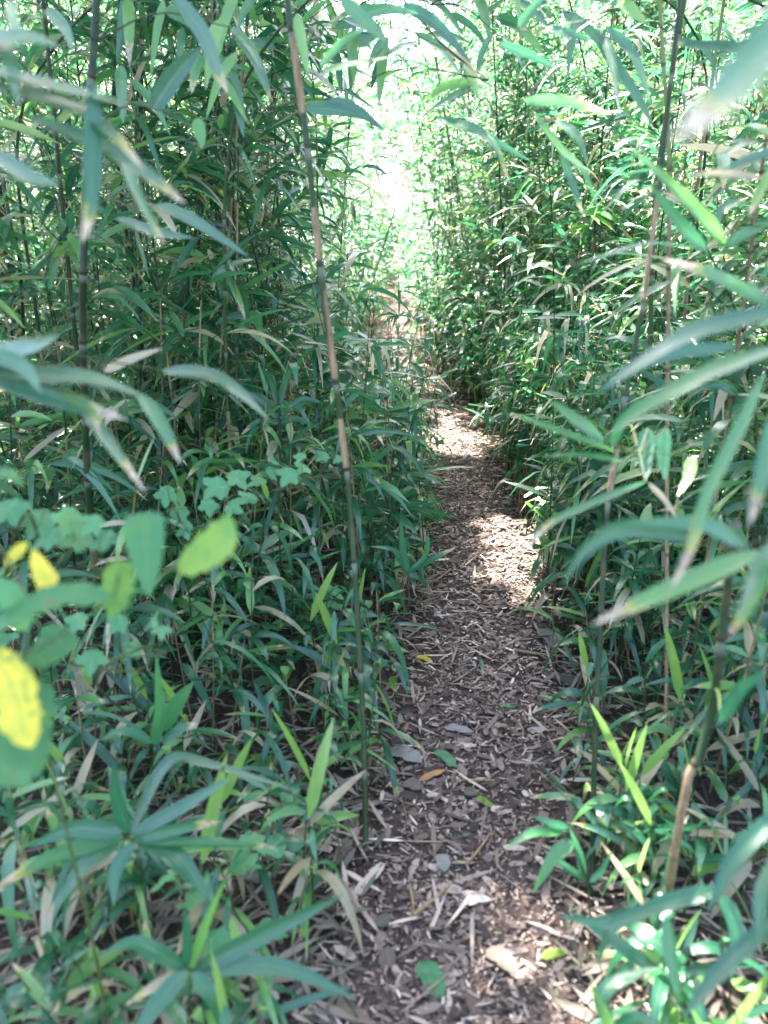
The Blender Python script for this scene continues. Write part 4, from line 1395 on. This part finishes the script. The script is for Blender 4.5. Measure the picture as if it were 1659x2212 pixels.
fallen(FL, 'yellow green ragged leaf in the middle of the lower path', 'leaf', [(1030, 1728), (1050, 1745), (1066, 1752)], 18, .6, M_BROAD)
fallen(FL, 'pale tan oval leaf lying across the lower path', 'leaf', [(1000, 1962), (1030, 1955), (1060, 1950)], 24, .88, M_DEAD)
fallen(FL, 'broad pale grey green leaf at the bottom of the path', 'leaf', [(908, 2085), (932, 2125), (955, 2170)], 52, .3, M_SEED)
fallen(FL, 'yellow green leaf in the sun patch at the bottom right of the path', 'leaf', [(1168, 2085), (1195, 2078), (1224, 2072)], 24, .66, M_BROAD)
fallen(FL, 'wide reddish dead leaf at the bottom of the path in the sun', 'leaf', [(1050, 2065), (1085, 2090), (1110, 2120)], 44, .42, M_DEAD)
fallen(FL, 'dull green leaf on the right half of the path', 'leaf', [(1086, 1534), (1100, 1540), (1112, 1536)], 15, .2, M_SEED)
fallen(FL, 'bluish grey leaf where the right shoots meet the path', 'leaf', [(1165, 1360), (1190, 1385), (1205, 1400)], 34, 1.0, M_DEAD)
fallen(FL, 'long pale pink dead leaf propped among shoots at the left', 'leaf', [(170, 1484), (186, 1545), (204, 1612)], 34, .86, M_DEAD, lift=.05)
fallen(FL, 'grey round dead leaf among shoots at the lower left', 'leaf', [(515, 1850), (540, 1890), (560, 1925)], 58, 1.0, M_DEAD)
fallen(FL, 'thick whitish leaf sheath lying left of the lower path', 'leaf', [(612, 1800), (660, 1818), (716, 1840)], 30, .92, M_DEAD, STRIP)
fallen(FL, 'pale curled sheath at the left edge of the lower path', 'leaf', [(770, 1935), (800, 1905), (828, 1870)], 24, .80, M_DEAD, STRIP)
fallen(FL, 'long flat tan sheath lying at the right edge of the path', 'leaf', [(1232, 1630), (1290, 1655), (1350, 1680)], 18, .84, M_DEAD, STRIP)
fallen(FL, 'long white tan dead leaf standing at the lower left edge', 'leaf', [(112, 1885), (120, 1985), (110, 2115)], 18, .95, M_DEAD, lift=.03)
fallen(FL, 'small pale yellow leaf on the ground at left', 'leaf', [(246, 1475), (258, 1482), (270, 1484)], 24, .8, M_BROAD)
fallen(FL, 'tan curled leaf on end between lower left shoots', 'leaf', [(345, 2035), (360, 2005), (388, 1972)], 22, .7, M_DEAD)
fallen(FL, 'pale tan leaf scrap at the bottom left near the path', 'leaf', [(560, 2115), (580, 2145), (598, 2165)], 26, .78, M_DEAD, STRIP)
stick('straight pale stick lying across the path', [(984, 1694), (1025, 1693), (1068, 1694)], .0036)
stick('bent tan stick on the dark lower path', [(893, 1985), (940, 1950), (972, 1918)], .0055)
stick('forked tan stick end beside the bent stick', [(886, 1925), (892, 1960), (890, 1990)], .0045)
stick('tan stick slanting across the middle of the lower path', [(1005, 1875), (1030, 1845), (1058, 1808)], .0045)
stick('dark thin twig at the right of the lower path', [(1180, 1690), (1205, 1715), (1218, 1732)], .0035, 0.0)
stick('long curved tan stick on the path below the right sun patch', [(1110, 1408), (1170, 1414), (1255, 1420)], .006)
stick('crooked tan stick at the left edge of the middle path', [(905, 1272), (940, 1262), (975, 1240)], .005)
stick('thin pale stalk lying along the lower path', [(866, 1722), (876, 1755), (880, 1790)], .0022)


# ------------------------------------------------------------------ trees: trunk, limbs, crown
def tree(label, x, y, H, crown_r, crown_z, nl, size, seed, trunk_r=.14, group=None, mat=M_CROWN, thin=True, lo=.0, lean=(0, 0)):
    rs2 = np.random.default_rng(seed)
    base = np.array([x, y, float(hgt(x, y)) - .05])
    t = thing('tree', label, 'tree', base, group)
    g = Geo()
    a = rs2.uniform(0, 6.28)
    lx, ly = lean
    tp = [base, base + [.1 * math.cos(a) + lx * .12, .1 * math.sin(a) + ly * .12, H * .35], base + [.25 * math.cos(a) + lx * .6, .2 * math.sin(a) + ly * .6, H * .7], base + [.3 * math.cos(a) + lx, .3 * math.sin(a) + ly, H * .95]]
    C = spline(tp, 14)
    tube(g, C, trunk_r * np.r_[1.35, 1.1, np.linspace(1, .25, 12)], 9)
    ends = []
    for k in range(11):
        f = rs2.uniform(.42, .95)
        q = C[int(f * 13)]
        az = k * 2.4 + rs2.normal(0, .3)
        ln = crown_r * rs2.uniform(.55, 1.0) * (1.15 - .5 * abs(f - .6))
        e = q + np.array([math.cos(az) * ln, math.sin(az) * ln, rs2.uniform(.1, .55) * ln])
        mid = (q + e) / 2 + [0, 0, .12 * ln]
        tube(g, spline([q, mid, e], 7), np.linspace(trunk_r * .35, trunk_r * .08, 7), 5)
        ends += [(mid + e) / 2, e, mid]
    link('trunk', g.mesh('trunk', [M_BARK], base), t)
    gl = Geo()
    nc = max(20, nl // 60)
    cc = []
    for k in range(nc):
        if rs2.random() < .6:
            c = ends[rs2.integers(0, len(ends))] + rs2.normal(0, .3 * crown_r / 2.2, 3)
        else:
            d = nrm(rs2.normal(0, 1, 3))
            c = base + np.array([lx * .8, ly * .8, crown_z]) + d * crown_r * np.array([1, 1, .62]) * rs2.uniform(.35, 1.0)
        cc.append(c)
    cc = np.array(cc)
    pts = cc[rs2.integers(0, nc, nl)] + rs2.normal(0, 1, (nl, 3)) * np.array([.42, .42, .26]) * crown_r / 2.4
    pts = pts[pts[:, 2] > lo]
    if thin:
        pts = pts[open_sky(pts, .03)]
    n = len(pts)
    az = rs2.uniform(0, 6.28, n)
    el = rs2.normal(-.15, .4, n)
    D = np.stack([np.cos(az) * np.cos(el), np.sin(az) * np.cos(el), np.sin(el)], -1)
    leaves(gl, pts, D, rs2.uniform(.7, 1.3, n) * size, rs2.uniform(.26, .4, n) * size, rs2.uniform(0, .6, n), rs2.normal(0, .6, n), rs2.random(n), rs2.random(n), segs=2, prof=OVAL_W, fold=.15)
    link('crown', gl.mesh('crown', [mat], base), t)


# trees added above the view for shade, crowns leaned to block the sun
for i, (x, y, H, cr, cz, ln, nl) in enumerate([(-2.9, 6.2, 9.5, 1.65, 7.6, (2.2, .1), 9000), (-3.0, 9.6, 10.2, 1.5, 8.3, (2.0, .3), 6500), (-2.7, 3.6, 9.2, 1.9, 7.2, (2.9, 1.2), 9500),
                                               (-6.5, 4.2, 10, 3.0, 7.8, (0, 0), 2200), (-5.6, 9.0, 10.5, 3.0, 8.3, (0, 0), 1500),
                                               (5.4, 5.2, 9.5, 2.2, 7.6, (0, 0), 900)]):
    tree('tall tree added to shade the path from above the view, trunk inside thicket', x, y, H, cr, cz, nl, .17, 500 + i, trunk_r=.09, group='trees added for shade above the thicket', lo=5.2, lean=ln)
tree('dark slim tree trunk rising behind the canes right of the bright gap', 1.55, 12.6, 9, 2.2, 7.0, 2500, .14, 520, trunk_r=.10, lo=4.4)
# sunlit trees past the end of the thicket
FT = [(-4.5, 27, 8), (-8.5, 24, 8.5), (-11, 30, 9), (4.8, 26, 8), (8, 23, 8.5), (11.5, 28, 9), (-2.9, 36, 9), (3.4, 38, 9), (16, 25, 10), (-16, 25, 10), (7, 36, 11), (-7.5, 37, 11)]
for i, (x, y, H) in enumerate(FT):
    side = 'left' if x < 0 else 'right'
    tree(f'sunlit pale green tree beyond the thicket {side} of the bright gap', x, y, H, 3.2, H * .55, 5200, .26, 540 + i, trunk_r=.16, thin=False, group=f'sunlit trees {side} of the bright gap')
